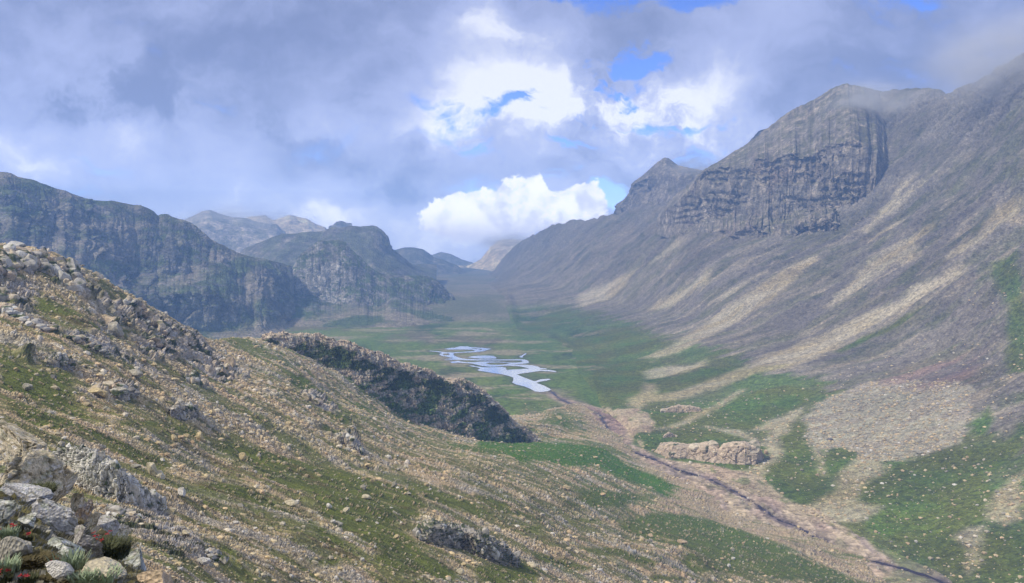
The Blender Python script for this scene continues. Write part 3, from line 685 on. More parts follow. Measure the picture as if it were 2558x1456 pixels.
# stream ribbon between the stones
VBF = bvh_of(VP, 1)
pts = []
for a, b in zip(spt[:-1], spt[1:]):
    m = max(2, int(np.linalg.norm(b - a) / 2.5))
    for t in np.linspace(0, 1, m, endpoint=False): pts.append(a * (1 - t) + b * t)
pts = np.array(pts); wo = fbm(pts, 14, 3, 581) * 3.0; wo2 = fbm(pts + 50, 9, 3, 583)
tg = np.gradient(pts, axis=0); tg /= np.linalg.norm(tg, axis=1, keepdims=True)
sd = np.stack([tg[:, 1], -tg[:, 0], tg[:, 2] * 0], -1)
mid_ = pts + sd * wo[:, None]; hw = np.clip(1.1 + 3.2 * wo2, .08, 2.8)[:, None]
sv_ = []
for q in np.stack([mid_ - sd * hw, mid_ + sd * hw], 1).reshape(-1, 3):
    h = VBF.ray_cast(Vector((q[0], q[1], 200)), Vector((0, 0, -1)))
    sv_.append((q[0], q[1], (h[0].z if h[0] else q[2]) + .0))
sv_ = np.array(sv_).reshape(-1, 2, 3); zz = sv_[:, :, 2].mean(1); zz = np.convolve(np.pad(zz, 6, mode='edge'), np.ones(13) / 13, 'valid') + .25
sv_[:, :, 2] = zz[:, None]
strm = link_mesh('stream', sv_.reshape(-1, 3), grid_faces(len(sv_), 2), 4, water_mat('stream_water', (.03, .022, .035), .35))
tag(strm, 'thin dark stream threading the stony bed from the pool to the lower right', 'stream', kind='structure')

# ------------------------------------------------------------------ near hillside
p = flat(HP0); n = flat(normals(HP0)); n = n * np.sign(n[:, 2:3] + 1e-9)
d = np.maximum(p[:, 1], 5); X, Y = p[:, 0], p[:, 1]
px = d / F
ca, sa = math.cos(-.18), math.sin(-.18)
S = X * ca + Y * sa; Tt = -X * sa + Y * ca + 9 * fbm(p, 70, 3, 598) + 2.5 * fbm(p, 22, 3, 599) + 22 * sst(200, 500, Y) * fbm(p, 130, 4, 597)
q = np.stack([S, Tt, p[:, 2]], -1)
k = np.clip(d / 200, .35, 2.2)                       # streak size grows slowly with distance down the slope
stA = fbm(q, (95, 15, 40), 5, 601, .58); stB = fbm(q, (34, 6.5, 18), 4, 606, .6); stC = fbm(q, (12, 3.6, 8), 4, 609, .6)
near_ = sst(170, 90, d)
wv_ = (fbm(p, 8, 4, 611) * .05 * d * .3, fbm(p, 8, 4, 613) * .05 * d * .3)
soft = .006 * d + .4
GH = polys('H', 'h', [(430, 50), (640, 130), (800, 180), (1000, 230), (1200, 270), (1400, 310), (1500, 360), (1650, 400), (1800, 470), (1900, 560), (1800, 640), (1700, 690), (1850, 830), (2000, 930), (2150, 1000), (2000, 1078), (1700, 1060), (1500, 950), (1560, 850), (1450, 760), (1250, 650), (1150, 560), (1100, 470), (900, 400), (760, 330), (600, 230), (450, 150)],
           [(330, 370), (450, 360), (600, 390), (750, 430), (880, 490), (900, 540), (1100, 600), (1200, 680), (1280, 800), (1400, 900), (1350, 960), (1250, 900), (1150, 790), (1050, 650), (900, 590), (760, 540), (600, 490), (450, 470), (340, 430)],
           [(0, 200), (100, 230), (200, 300), (60, 310), (-100, 290), (-300, 180), (-560, 60), (-800, -60), (-1000, -180), (-1000, -60), (-800, 20), (-500, 110), (-250, 180)],
           [(260, 490), (400, 540), (560, 590), (640, 640), (560, 620), (400, 580), (300, 540)], [(500, 760), (640, 880), (680, 930), (560, 940), (480, 840)], [(280, 870), (480, 910), (400, 920)],
           [(960, 110), (1060, 130), (1160, 190), (1080, 180)], [(1120, 0), (1240, 20), (1300, 90), (1160, 50)], [(1450, 130), (1560, 200), (1640, 260), (1540, 230)], [(1640, 280), (1740, 290), (1680, 300)],
           [(1700, 370), (1900, 420), (2100, 500), (2330, 640), (2300, 660), (2100, 600), (1900, 530), (1760, 450)], [(1000, 1040), (1120, 1078), (900, 1078), (900, 1040)], [(1080, 900), (1200, 880), (1300, 950), (1100, 940)])
GH += polys('H', 'g', [(600, 540), (800, 550), (930, 590), (860, 590), (700, 570)], [(700, 740), (900, 740), (1100, 800), (1280, 870), (1200, 880), (1000, 830), (780, 790)], [(350, 780), (450, 780), (600, 820), (750, 880), (920, 930), (700, 900), (560, 870), (420, 850)],
            [(680, 350), (800, 330), (950, 370), (1200, 390), (1150, 430), (1050, 450), (1000, 500), (880, 500), (780, 470), (700, 430)], [(0, 400), (200, 460), (330, 540), (560, 600), (480, 610), (260, 560), (0, 480)], [(560, 440), (660, 440), (760, 510), (640, 500)],
            [(290, 610), (480, 640), (440, 690), (330, 660)], [(0, 860), (300, 850), (450, 920), (420, 993), (0, 993)], [(1180, 940), (1340, 950), (1500, 993), (1250, 980)], [(1830, 960), (2050, 980), (1900, 993)])
GH += polys('H', 4, [(-30, 0), (200, 20), (420, 60), (620, 130), (520, 160), (700, 260), (640, 300), (400, 230), (150, 110), (0, 70)], [(0, 130), (200, 190), (500, 320), (780, 440), (1000, 540), (1180, 640), (1060, 640), (860, 560), (560, 420), (260, 330), (0, 240)],
            [(820, 330), (1000, 310), (1240, 330), (1420, 420), (1300, 420), (1060, 390), (840, 370)], [(1400, 470), (1500, 440), (1460, 500)])
GH += polys('H', 'l', [(260, 680), (330, 560), (420, 620), (520, 680), (640, 730), (700, 800), (900, 900), (960, 960), (840, 960), (640, 880), (440, 780)], [(0, 1020), (150, 1120), (350, 1200), (600, 1200), (640, 1300), (500, 1400), (200, 1300), (0, 1280)], [(1000, 870), (1080, 850), (1090, 950), (1000, 960)],
            [(650, 1140), (760, 1170), (740, 1230), (650, 1200)], [(1640, 920), (1760, 960), (2000, 1000), (2144, 1040), (2144, 900), (1900, 920)])
GH += polys('H', 5, [(390, 520), (560, 540), (650, 620), (760, 700), (940, 840), (1000, 890), (860, 830), (660, 700), (520, 640)], [(860, 720), (1000, 760), (1200, 880), (1040, 830)], [(760, 830), (860, 820), (980, 900), (860, 900)], [(1560, 1010), (1800, 1060), (2100, 1010), (2280, 1020), (2400, 1080), (2200, 1150), (1900, 1130), (1660, 1080)])
gm = pmask(GH, X, Y, soft, wv_)
BG = polys('H', 'g', [(300, 20), (560, 40), (860, 70), (960, 120), (1060, 190), (1250, 260), (1400, 340), (1380, 400), (1320, 415), (1250, 370), (1150, 320), (1000, 290), (930, 260), (820, 190), (620, 200), (480, 150), (330, 180), (0, 60), (0, 30)])
BO = polys('H', 'g', [(1050, 530), (1200, 520), (1400, 520), (1600, 540), (1750, 590), (1900, 660), (2050, 720), (2200, 800), (2400, 880), (2558, 960), (2700, 1040), (2558, 1100), (2300, 993), (2000, 960), (1800, 960), (1650, 930), (1500, 940), (1400, 860), (1400, 800), (1550, 800), (1500, 760), (1240, 720), (1150, 690), (980, 620), (1000, 560)])
bgm = pmask(BG, X, Y, soft, wv_); bom = pmask(BO, X, Y, soft, wv_)
GL = polys('H', 5, [(1300, 460), (1450, 480), (1560, 560), (1720, 560), (1900, 620), (2000, 700), (2200, 740), (2400, 800), (2548, 860), (2548, 960), (2300, 900), (2100, 800), (1900, 700)])
glm = pmask(GL, X, Y, soft * 2, wv_)
allg = np.maximum.reduce([gm, bgm, bom, glm])
chips = fbm(p, (1.9, 1.9, 1.9), 3, 620, .7)
gnoise = stA * .9 + stB * .7 + stC * .55
base_g = sst(-.10, .06, gnoise + .005)
gfac = np.maximum(base_g * .85, allg * sst(-.62, -.12, stB * .6 + stC * .9 + .14))
CH = polys('H', 6, CORR6); chm = pmask(CH, X, Y, soft, wv_)
gfac *= 1 - .9 * chm * sst(-.2, .1, stB)
CCOL = mix(np.array((.46, .37, .26)), np.array((.36, .265, .21)), sst(-.15, .35, fbm(q, (60, 9, 20), 4, 617)))
# rocky ground along the upper left ridge
RKp = polys('H', 'l', [(-200, 60), (0, 75), (200, 110), (400, 150), (560, 280), (720, 420), (960, 470), (1100, 580), (1300, 640), (1440, 760), (1560, 870), (1680, 1000), (1840, 1130), (2000, 1280), (1900, 1330), (1700, 1250), (1500, 1130), (1200, 1130), (1080, 980), (1130, 880), (980, 830), (820, 680), (700, 640), (540, 540), (420, 520), (330, 480), (310, 600), (220, 660), (300, 820), (180, 780), (80, 660), (-200, 500)],
            [(-200, 760), (60, 680), (200, 780), (320, 860), (460, 900), (420, 920), (200, 850), (0, 780)], [(820, 860), (900, 790), (980, 860), (960, 940), (860, 910)], [(380, 1110), (440, 1080), (540, 1120), (600, 1170), (560, 1190), (440, 1170)], [(180, 1060), (240, 1040), (320, 1100), (260, 1120)],
            [(500, 930), (600, 930), (800, 960), (920, 1050), (1100, 1160), (1300, 1240), (1200, 1240), (960, 1160), (760, 1090), (560, 1000)], [(1480, 1260), (1660, 1290), (1670, 1370), (1560, 1330)], [(620, 1340), (760, 1380), (880, 1340), (1080, 1390), (1090, 1440), (900, 1440), (740, 1430)])
RKp += polys('H', 'f', [(740, 830), (1000, 850), (1200, 900), (1432, 1000), (1650, 1150), (1780, 1250), (1700, 1300), (1500, 1250), (1300, 1190), (1100, 1080), (900, 980)], [(1150, 720), (1300, 840), (1400, 940), (1300, 930), (1100, 820)])
RKp += polys('H', 5, [(810, 960), (880, 965), (960, 1050), (1000, 1110), (930, 1070), (850, 1020)], [(1080, 1130), (1210, 1200), (1190, 1220), (1100, 1170)], [(560, 670), (700, 720), (820, 800), (790, 830), (660, 770), (570, 710)], [(1280, 470), (1380, 460), (1500, 500), (1590, 570), (1480, 560), (1380, 520)], [(2030, 720), (2160, 790), (2120, 800), (2040, 750)])
rk = pmask(RKp, X, Y, soft * 1.2, wv_)
LB = np.clip(.011 * d, .7, 4.5)                      # block size follows the layout of the rocks
f1_, f2_, r_ = worley_lod(p * np.array((1, .8, 1)), LB, 630)
g1_, g2_, q_ = worley_lod(p, LB / 2.7, 633)
rkm = rk * sst(-.3, .1, fbm(p, (14, 10, 8), 4, 636, .6) + .22 + .2 * (r_ - .5))
# steps: rock ledges on the fall line give small cliff faces
led = fbm(q, (60, 11, 22), 4, 640, .55)
ledge = np.maximum(0, led) * sst(60, 140, d)
disp = rkm * LB * (.55 * (r_ - .35) + .25 * (q_ - .5) - .3 * (1 - sst(0, .16, f2_ - f1_)) - .12 * (1 - sst(0, .16, g2_ - g1_)))
disp += rkm * ledge * 9
scr = (1 - gfac) * (1 - rkm)
sb = np.clip(.0042 * d, .22, 1.6) * 2.0 ** (2.4 * fbm(p, (26, 20, 15), 3, 643))
h1_, h2_, t_ = worley_lod(np.stack([X, Y * .8, p[:, 2] * 0], -1), sb, 645, dims=2)
disp += scr * sb * (.75 * t_ * sst(.0, .45, h2_ - h1_)) + gfac * sb * .12 * fbm(p, .8, 2, 648)
disp += fbm(p, 45, 4, 650) * 3.2 * sst(30, 140, d) + stA * .9 * sst(40, 150, d) + fbm(p, 9, 4, 655) * .9 * sst(15, 80, d)
# colours
tanc = mix(TAN, PINK, sst(-.3, .3, fbm(p, (50, 12, 30), 4, 660)))
tanc = mix(tanc, GREY * 1.05, sst(.0, .35, fbm(p, (30, 20, 20), 4, 663)) * .75)
tanc = mix(tanc, np.array((.40, .38, .22)), sst(.1, .4, fbm(p, 22, 3, 666)) * sst(140, 60, d) * .6)
tanc = mix(tanc, WHITE, sst(.86, .97, t_) * .65)
tanc *= (.74 + .5 * t_)[:, None]
tanc = mix(tanc, np.array((.11, .095, .055)), (1 - sst(.02, .22, h2_ - h1_)) * .5 * sst(-.35, .1, stC + .15))
tanc = mix(tanc, CCOL, chm * .6)
gcol = mix(OLIVE * 1.15, np.array((.085, .10, .030)), sst(-.2, .3, stC))
gcol = mix(gcol, BROWN * .9, sst(.14, .4, fbm(p, (22, 8, 10), 4, 670)) * .55 * (1 - bgm))
gcol = mix(gcol, GREEN, np.maximum(sst(350, 620, d) * .75, 0))
gcol = mix(gcol, BGREEN * .8, bgm * .7)
fine = fbm(p, (.45 * 1, .45, .45), 2, 675)
gcol *= (1 + .28 * fbm(p, 2.2, 3, 673))[:, None]
# rock chips in the turf
ch1, ch2, cr = worley_lod(np.stack([X, Y * .7, p[:, 2] * 0], -1), sb * 1.15, 680, dims=2)
chip = (cr > .92 - .17 * sst(-.1, .3, stC) - .1 * (stB > 0)) * (ch1 < .34)
gf2 = gfac * (1 - chip * (.95 - .45 * bgm))
c = mix(tanc, gcol, gf2)
# rocks: pale faces, dark heath on ledges
rcol = mix(np.array((.42, .39, .36)), np.array((.56, .47, .37)), sst(.2, .7, r_))
rcol = mix(rcol, np.array((.52, .52, .55)), sst(.62, .9, q_) * .7)
rcol *= (.86 + .3 * fbm(p, (1.5, 1.5, 6), 3, 690))[:, None]
hv = sst(-.02, .14, fbm(p, (13, 8, 6), 5, 693, .62) + .3 * led - .04)
rcol = mix(rcol, mix(DKVEG, BROWN * .7, sst(.1, .4, fbm(p, 12, 3, 696))), hv * .92)
c = mix(c, rcol, rkm)
disp += chip * gfac * sb * .35
keep = sst(6, 30, d)
HP = (p + n * (disp * keep)[:, None] + np.array([0, 0, 1.0]) * (rkm * ledge * 2)[:, None]).reshape(HP0.shape)
hill = grid_obj('terrain', HP, ground_mat('hillside', 1.2, .5, .8, .3, var=.4), c)
tag(hill, 'near hillside of pale scree, olive turf streaks and rock ledges sloping down to the right', 'hillside', kind='structure')
HBF = bvh_of(HP, 2)

# ------------------------------------------------------------------ outcrops
def ico(sub):
    import bmesh
    bm = bmesh.new(); bmesh.ops.create_icosphere(bm, subdivisions=sub, radius=1)
    v = np.array([x.co[:] for x in bm.verts]); f = np.array([[y.index for y in x.verts] for x in bm.faces]); bm.free()
    return v, f


def rock_shape(sub, seed, flatn=.6, cut=.55, planes=9):
    v, f = ico(sub); r = np.random.default_rng(seed)
    for _ in range(planes):
        a = r.normal(size=3); a /= np.linalg.norm(a); h = r.uniform(cut, .95)
        s = v @ a; m = s > h; v[m] -= np.outer(s[m] - h, a)
    v = v * (1 + .10 * noise(v * 2.1 + seed, seed)[:, None]) * np.array((r.uniform(.85, 1.25), r.uniform(.7, 1.0), flatn))
    return v, f


BLK = []
for kx in range(14):
    v_, f_ = rock_shape(3, 4000 + kx, 1.0, .30, 11)
    v_ = v_ * (1 + .07 * fbm(v_, .5, 3, 4050 + kx))[:, None]
    BLK.append((v_ / np.abs(v_).max(0), f_))
BLKMAT = ground_mat('fractured_rock', 1.6, .5, .5, .15, var=.22)
CLR = [np.array(x) for x in ((.44, .42, .39), (.54, .47, .37), (.56, .55, .53), (.36, .34, .32), (.50, .41, .32))]


def blocks(name, label, pts, seed, wpx, asp, colors=(0, 1, 2, 3, 4), lean=.25, parent=None, sink=.40, mat=None, deep=.9, cat='rock outcrop', cmul=1.0, push=.12, whole=None):
    """angular rock blocks bedded against one another, merged into one outcrop; pts are points on the ground"""
    r = np.random.default_rng(seed); V, Fc, Cc = [], [], []; off = 0
    pts = np.array(pts); sz = wpx[0] + (wpx[1] - wpx[0]) * r.random(len(pts)) ** 1.8
    # keep the largest run of blocks that touch one another: an outcrop is one piece of bedrock
    rad = sz * np.linalg.norm(pts, axis=1) / F * .5
    D_ = np.linalg.norm(pts[:, None] - pts[None], axis=2) < .72 * (rad[:, None] + rad[None])
    lab = np.arange(len(pts))
    for _ in range(60):
        new = np.where(D_, lab[None], 10 ** 6).min(1)
        if (new == lab).all(): break
        lab = new
    keep_ = lab == np.bincount(lab).argmax()
    if parent is not None and whole is None:
        for c_ in np.unique(lab): blocks(name, None, pts[lab == c_], seed + int(c_), wpx, asp, colors, lean, parent, sink, mat, deep, cat, cmul, push, sz[lab == c_])
        return None
    if whole is not None: sz = whole; keep_[:] = True
    for q, w in zip(pts[keep_], sz[keep_]):
        s = np.linalg.norm(q) / F; h = w * r.uniform(*asp); q = q + np.array((0, push * w * s, 0))
        vv, ff = BLK[r.integers(0, 14)]
        a = r.normal() * .5; b = r.normal() * lean
        x, y, z = vv[:, 0] * w * s * .5, vv[:, 1] * w * s * .5 * deep, vv[:, 2] * h * s * .5
        x, z = x * math.cos(b) + z * math.sin(b), z * math.cos(b) - x * math.sin(b)
        x, y = x * math.cos(a) - y * math.sin(a), x * math.sin(a) + y * math.cos(a)
        V.append(np.stack([x, y, z], -1) + q + np.array((0, 0, h * s * (.5 - sink)))); Fc.append(ff + off); off += len(vv)
        c = CLR[colors[r.integers(0, len(colors))]] * r.uniform(.8, 1.15) * cmul
        Cc.append(np.repeat(c[None], len(vv), 0))
    V = np.concatenate(V); Cc = np.concatenate(Cc)
    sc_ = np.linalg.norm(V, axis=1).mean() / F
    Cc = Cc * (1 + .35 * fbm(V, (9 * sc_, 9 * sc_, 60 * sc_), 4, seed + 2, .6))[:, None]
    Cc = mix(Cc, np.array((.10, .09, .08)), sst(.14, .36, fbm(V, (5 * sc_, 5 * sc_, 50 * sc_), 4, seed + 3)) * .55)
    Cc = mix(Cc, DKVEG * 1.3, sst(.06, .17, fbm(V, (34 * sc_, 34 * sc_, 18 * sc_), 5, seed + 4, .65)) * .9)
    o = link_mesh(name, V, np.concatenate(Fc).ravel(), 3, mat or BLKMAT, Cc, smooth=False, parent=parent)
    if parent is None: tag(o, label, cat)
    return o


def inside(poly, n, r):
    poly = np.array(poly, float); lo, hi = poly.min(0), poly.max(0); out = []
    while len(out) < n:
        q = lo + (hi - lo) * r.random((n * 4, 2)); m = sdf(poly, q[:, 0], q[:, 1]) > 0
        out += q[m].tolist()
    return out[:n]


def outcrop_on(label, crop, poly, n, seed, wpx, asp, surf=None, **kw):
    ox, oy, sx_, sy_ = CROP[crop]; r = np.random.default_rng(seed)
    pts = []
    for x, y in inside(poly, n, r):
        q = cast(surf or HBF, ox + sx_ * x, oy + sy_ * y)
        if q is not None: pts.append(q)
    return blocks('rock_outcrop', label, pts, seed, wpx, asp, **kw)


outcrop_on('rugged pale rock ridge with dark heath on its ledges along the upper left skyline', 'l', [(-200, 60), (0, 80), (200, 118), (400, 155), (560, 285), (700, 410), (640, 620), (540, 540), (420, 520), (330, 480), (150, 470), (-200, 470)], 330, 2001, (14, 46), (.6, 1.25))
outcrop_on('pale cracked rocks below the dark heath on the middle of the left ridge', 'l', [(700, 420), (860, 470), (960, 490), (1100, 590), (1300, 650), (1440, 780), (1560, 890), (1690, 1040), (1600, 1060), (1440, 960), (1260, 900), (1100, 800), (900, 690), (760, 600)], 210, 2003, (11, 34), (.6, 1.3))
outcrop_on('fluted rock nose at the lower end of the left ridge', 'l', [(1620, 1040), (1760, 1090), (1840, 1140), (1960, 1270), (2080, 1400), (1960, 1370), (1820, 1310), (1700, 1220)], 110, 2005, (9, 28), (.9, 1.8))
outcrop_on('white-grey bare rock mass at the left edge under the skyline ridge', 'l', [(-200, 480), (60, 520), (220, 500), (310, 580), (260, 640), (120, 640), (60, 680), (-200, 640)], 80, 2007, (14, 40), (.5, 1.0))
outcrop_on('stepped rock band with heath between the left ridge and the upper turf', 'l', [(1080, 990), (1200, 960), (1400, 990), (1560, 1060), (1700, 1160), (1720, 1240), (1560, 1190), (1380, 1180), (1200, 1140), (1110, 1060)], 130, 2009, (11, 34), (.5, 1.0))
outcrop_on('diagonal chain of pale blocks across the turf at the left', 'l', [(0, 680), (160, 760), (300, 840), (480, 890), (430, 920), (260, 870), (100, 790), (0, 740)], 95, 2011, (11, 28), (.5, .9))
outcrop_on('low grey ribs running down the slope in the left middle', 'l', [(510, 930), (620, 940), (800, 970), (940, 1060), (1140, 1160), (1060, 1180), (860, 1100), (700, 1030), (560, 990)], 120, 2013, (10, 26), (.4, .8))
outcrop_on('jumble of grey and tan blocks at the left on the grass', 'l', [(620, 1340), (760, 1370), (900, 1330), (1090, 1390), (1080, 1440), (900, 1440), (740, 1430)], 52, 2015, (16, 44), (.45, .8))
outcrop_on('upright pale slabs at the edge of scree, centre left', 'l', [(1480, 1262), (1570, 1262), (1668, 1300), (1668, 1370), (1580, 1350), (1500, 1310)], 34, 2017, (11, 26), (1.0, 1.8))
outcrop_on('pale slab ribs sloping beneath the striped outcrop', 'f', [(740, 840), (900, 850), (1100, 900), (1300, 980), (1500, 1100), (1700, 1240), (1640, 1290), (1480, 1230), (1300, 1170), (1100, 1080), (900, 960)], 150, 2019, (14, 44), (.3, .6), lean=.5)
outcrop_on('dark-topped pale rock at the right end of the slab ribs', 'f', [(1600, 1100), (1760, 1180), (1880, 1290), (1760, 1330), (1640, 1230)], 40, 2021, (14, 34), (.5, .9), lean=.5)
outcrop_on('chain of tan blocks leading down from the dark crag foot', 5, [(560, 670), (700, 715), (830, 800), (790, 832), (660, 770), (570, 712)], 40, 2023, (12, 28), (.6, 1.1))

def outcrop(name, label, rows, nu, step, L, amp, seed, base, alt, veg, vegcol=DKVEG, tall=2.5, sv=1.5, stain=.6, topw=4.0, band=0.0, vsteep=.5, cat='rock outcrop', bump=.8, dz=None, jit=None, top=None, vscale=1.0, streaks=.3):
    P = loft(rows, nu, step, sv, dz=dz, jit=jit); n = flat(normals(P)); p = flat(P)
    if np.median(n[:, 1]) > 0: n = -n
    f1, f2, r = worley(p, (L, L, L * tall), seed)
    g1, g2, r2 = worley(p + 7, (L * .36, L * .36, L * .36 * tall), seed + 3)
    k1, k2, r3 = worley(p + 3, (L * .15, L * .15, L * .15 * tall), seed + 4)
    st = sst(.15, .6, 1 - np.abs(n[:, 2]))
    dd = amp * ((.35 + .65 * st) * ((r - .5) * .9 + (r2 - .5) * .55 + (r3 - .5) * .22 - .8 * (1 - sst(0, .10, f2 - f1)) - .45 * (1 - sst(0, .12, g2 - g1))) + .6 * fbm(p, L * 3, 3, seed + 8, .45))
    e = np.minimum(1, np.minimum(np.arange(P.shape[1]), np.arange(P.shape[1])[::-1]) / (P.shape[1] * .04))
    P2 = p + n * dd[:, None]
    n2 = flat(normals(P2.reshape(P.shape))); n2 = n2 * np.sign((n2 * n).sum(1))[:, None]
    s2 = sst(.2, .62, 1 - np.abs(n2[:, 2]))
    vs = fbm(p, (L * .42, L * .42, L * 3.2), 4, seed + 12, .6)
    c = mix(base, alt, sst(-.2, .3, fbm(p, L * 1.5, 4, seed + 14) + .5 * (r2 - .5)))
    c *= (1 + .5 * (r3 - .5) + streaks * vs)[:, None]
    if top is not None:
        tv = unp(np.array([t[0] for t in top]), np.array([t[1] for t in top]), np.array([t[2] for t in top]))
        zt = np.interp(p[:, 0], tv[:, 0], tv[:, 2])
        tw = sst(topw, .3 * topw, zt - p[:, 2] + topw * 1.3 * fbm(p, 14, 4, seed + 25, .6))
        c = mix(c, mix(np.array((.47, .37, .28)), np.array((.50, .42, .33)), r2), tw * .9)
    c = mix(c, np.array((.07, .065, .065)), sst(.1, .35, vs) * s2 * stain)
    vn = fbm(p, (L * 2.0 * vscale, L * 2.0 * vscale, L * .62 * vscale), 6, seed + 16, .66) + veg - vsteep * s2
    if top is not None:
        rel = zt - p[:, 2] + 5 * fbm(p, 30, 4, seed + 27)
        vn = vn - .35 * tw + band * (np.exp(-((rel - 11) / 6) ** 2) + .7 * np.exp(-((rel - 27) / 4) ** 2) - .25)
    vegcol = np.asarray(vegcol)[None] if top is None else mix(vegcol, np.array((.06, .105, .026)), sst(12, 26, rel + 14 * fbm(p, 18, 3, seed + 29)))
    c = mix(c, mix(vegcol, vegcol * 1.7, sst(-.2, .3, fbm(p, L * .5, 3, seed + 18))), sst(.0, .11, vn) * .95)
    o = grid_obj(name, P2.reshape(P.shape), ground_mat(name + '_stone', L * .4, L * .09, bump * .5, L * .06, var=.22), c)
    tag(o, label, cat)
    return o, P2.reshape(P.shape)


ct = [(655, 842, 560), (675, 833, 570), (700, 828, 575), (730, 826, 585), (770, 830, 592), (820, 842, 600), (870, 850, 608), (905, 862, 614), (940, 876, 622), (975, 893, 630), (1000, 908, 640), (1030, 910, 645), (1060, 918, 650), (1090, 934, 660), (1120, 940, 668), (1160, 944, 674), (1190, 962, 680), (1215, 980, 684), (1235, 1000, 688), (1255, 1012, 690), (1272, 1035, 694), (1290, 1052, 698), (1315, 1068, 702), (1345, 1092, 708)]
cu = [(655, 850, 553), (700, 842, 566), (770, 846, 584), (850, 862, 598), (905, 880, 606), (960, 905, 616), (1020, 925, 634), (1090, 950, 652), (1160, 965, 666), (1215, 998, 676), (1272, 1050, 688), (1345, 1094, 706)]
cm_ = [(655, 870, 545), (700, 895, 548), (770, 905, 568), (850, 935, 578), (905, 965, 582), (960, 985, 596), (1020, 1010, 612), (1090, 1030, 630), (1160, 1040, 646), (1215, 1055, 660), (1272, 1078, 676), (1345, 1097, 702)]
cb = [(655, 905, 520), (700, 912, 540), (770, 930, 558), (850, 975, 566), (905, 1010, 572), (960, 1050, 584), (1020, 1080, 600), (1090, 1100, 620), (1160, 1110, 636), (1215, 1114, 650), (1272, 1112, 666), (1345, 1104, 698)]
cb0 = [(u, v + 25, d - 2) for u, v, d in cb]
crag, CP = outcrop('rock_outcrop', 'long dark heath-streaked crag stepping down to the river pool', [cb0, cb, cm_, cu, ct, back(ct, 25, -75)[:1] + [(u, v + 14, d + 40) for u, v, d in ct[1:]], [(u, v + 120, d + 130) for u, v, d in ct]], 900, .9, 4.6, 3.0, 81,
                   np.array((.34, .325, .30)), np.array((.46, .38, .30)), .15, tall=4.0, streaks=1.1, band=.20, vsteep=.12, jit={2: (4, 40), 3: (5, 30), 4: (4, 25)}, top=ct, vscale=2.6, stain=.8)
CPB = bvh_of(CP, 2); r_ = np.random.default_rng(81)
ptop = [cast(CPB, u + r_.uniform(-12, 12), v + r_.uniform(2, 12)) for u, v, d in ct for _ in range(5)]
blocks('rock_face', None, [q for q in ptop if q is not None], 87, (9, 24), (.3, .5), colors=(1, 1, 4, 0), lean=.15, parent=crag, sink=.62, push=.2)


def small_outcrop(label, spine, hgt, front, L, amp, seed, base, alt, veg, surf, nu=160, step=1.0, fk=.5, nb=40, wpx=(6, 18), asp=(.9, 2.0), colors=(0, 1, 2, 3), lean=.2, **kw):
    """spine: (u, v_top, v_base) points; the rock stands on the surface under its base line"""
    top, bot, up_ = [], [], []
    for u, vt, vb in spine:
        q = cast(surf, u, vb)
        d = q[1]; fr_ = front * fk
        bot.append((u, vb, d)); up_.append((u, vb + (vt - vb) * .8, d + fr_ * .4)); top.append((u, vt, d + fr_))
    front = front * fk; L = L * fk
    rows = [[(u, v + 12, d - front * .1) for u, v, d in bot], bot, up_, top, [(u, v + hgt * .15, d + front * 1.5) for u, v, d in top], [(u, v + hgt * 1.3, d + front * 2.0) for u, v, d in top]]
    o, P_ = outcrop('rock_outcrop', label, rows, nu, step, L, amp, seed, base, alt, veg, **kw)
    B_ = bvh_of(P_, 1); r = np.random.default_rng(seed); pts = []
    us = [a[0] for a in spine]
    for u in r.uniform(us[0], us[-1], nb):
        a, b = np.interp(u, us, [t[1] for t in spine]), np.interp(u, us, [t[2] for t in spine]); q = cast(B_, u, r.uniform(a + 1, b))
        if q is not None: pts.append(q)
    blocks('rock_face', None, pts, seed + 1, wpx, asp, colors=colors, lean=lean, parent=o, sink=.5, deep=.8, push=.3)
    return o


PK1, PK2 = np.array((.44, .36, .285)), np.array((.54, .44, .335))
small_outcrop('broad pink ice-smoothed slab beside the stream bed', [(1632, 1128, 1136), (1650, 1104, 1143), (1680, 1102, 1146), (1716, 1108, 1146), (1740, 1106, 1150), (1765, 1101, 1154), (1785, 1108, 1156), (1795, 1118, 1157), (1806, 1106, 1158), (1830, 1101, 1160), (1860, 1100, 1161), (1888, 1108, 1160), (1900, 1122, 1152), (1910, 1136, 1142)], 40, 18, 12, 1.6, 91, PK1, PK2, -.12, TBF, nu=260, tall=1.5, stain=.45, fk=1, nb=16, wpx=(26, 60), asp=(.45, .7), colors=(4, 1), lean=.06)
small_outcrop('small pink knobbly slab in the grass above the stream bed', [(1656, 1026, 1030), (1675, 1014, 1030), (1695, 1010, 1030), (1720, 1012, 1030), (1740, 1015, 1029), (1748, 1024, 1028)], 18, 10, 5, 1.2, 93, PK1, PK2, -.2, TBF, nu=120, tall=1.2, stain=.2, nb=14, wpx=(10, 24), asp=(.5, .8), colors=(4, 1), lean=.1)
small_outcrop('low pink rock at the tip of the grassy bank by the dark stream', [(1655, 1090, 1094), (1665, 1080, 1093), (1678, 1080, 1092), (1690, 1088, 1091)], 12, 6, 4, .8, 95, PK1, PK2, -.1, TBF, nu=60, tall=1.2, stain=.2, nb=7, wpx=(8, 16), asp=(.5, .8), colors=(4, 1), lean=.1)
small_outcrop('pale ribbed outcrop in the lower middle of the turf slope', [(1040, 1330, 1345), (1062, 1312, 1352), (1085, 1302, 1358), (1115, 1308, 1362), (1145, 1314, 1368), (1170, 1318, 1376), (1195, 1326, 1390), (1222, 1340, 1400), (1248, 1356, 1404), (1270, 1376, 1406), (1292, 1398, 1408)], 50, 9, 4.0, 1.5, 97, np.array((.38, .36, .34)), np.array((.50, .45, .38)), .22, HBF, nu=260, step=.8, tall=2.2, stain=.3, nb=70, wpx=(8, 24), asp=(1.0, 2.2), lean=.35)
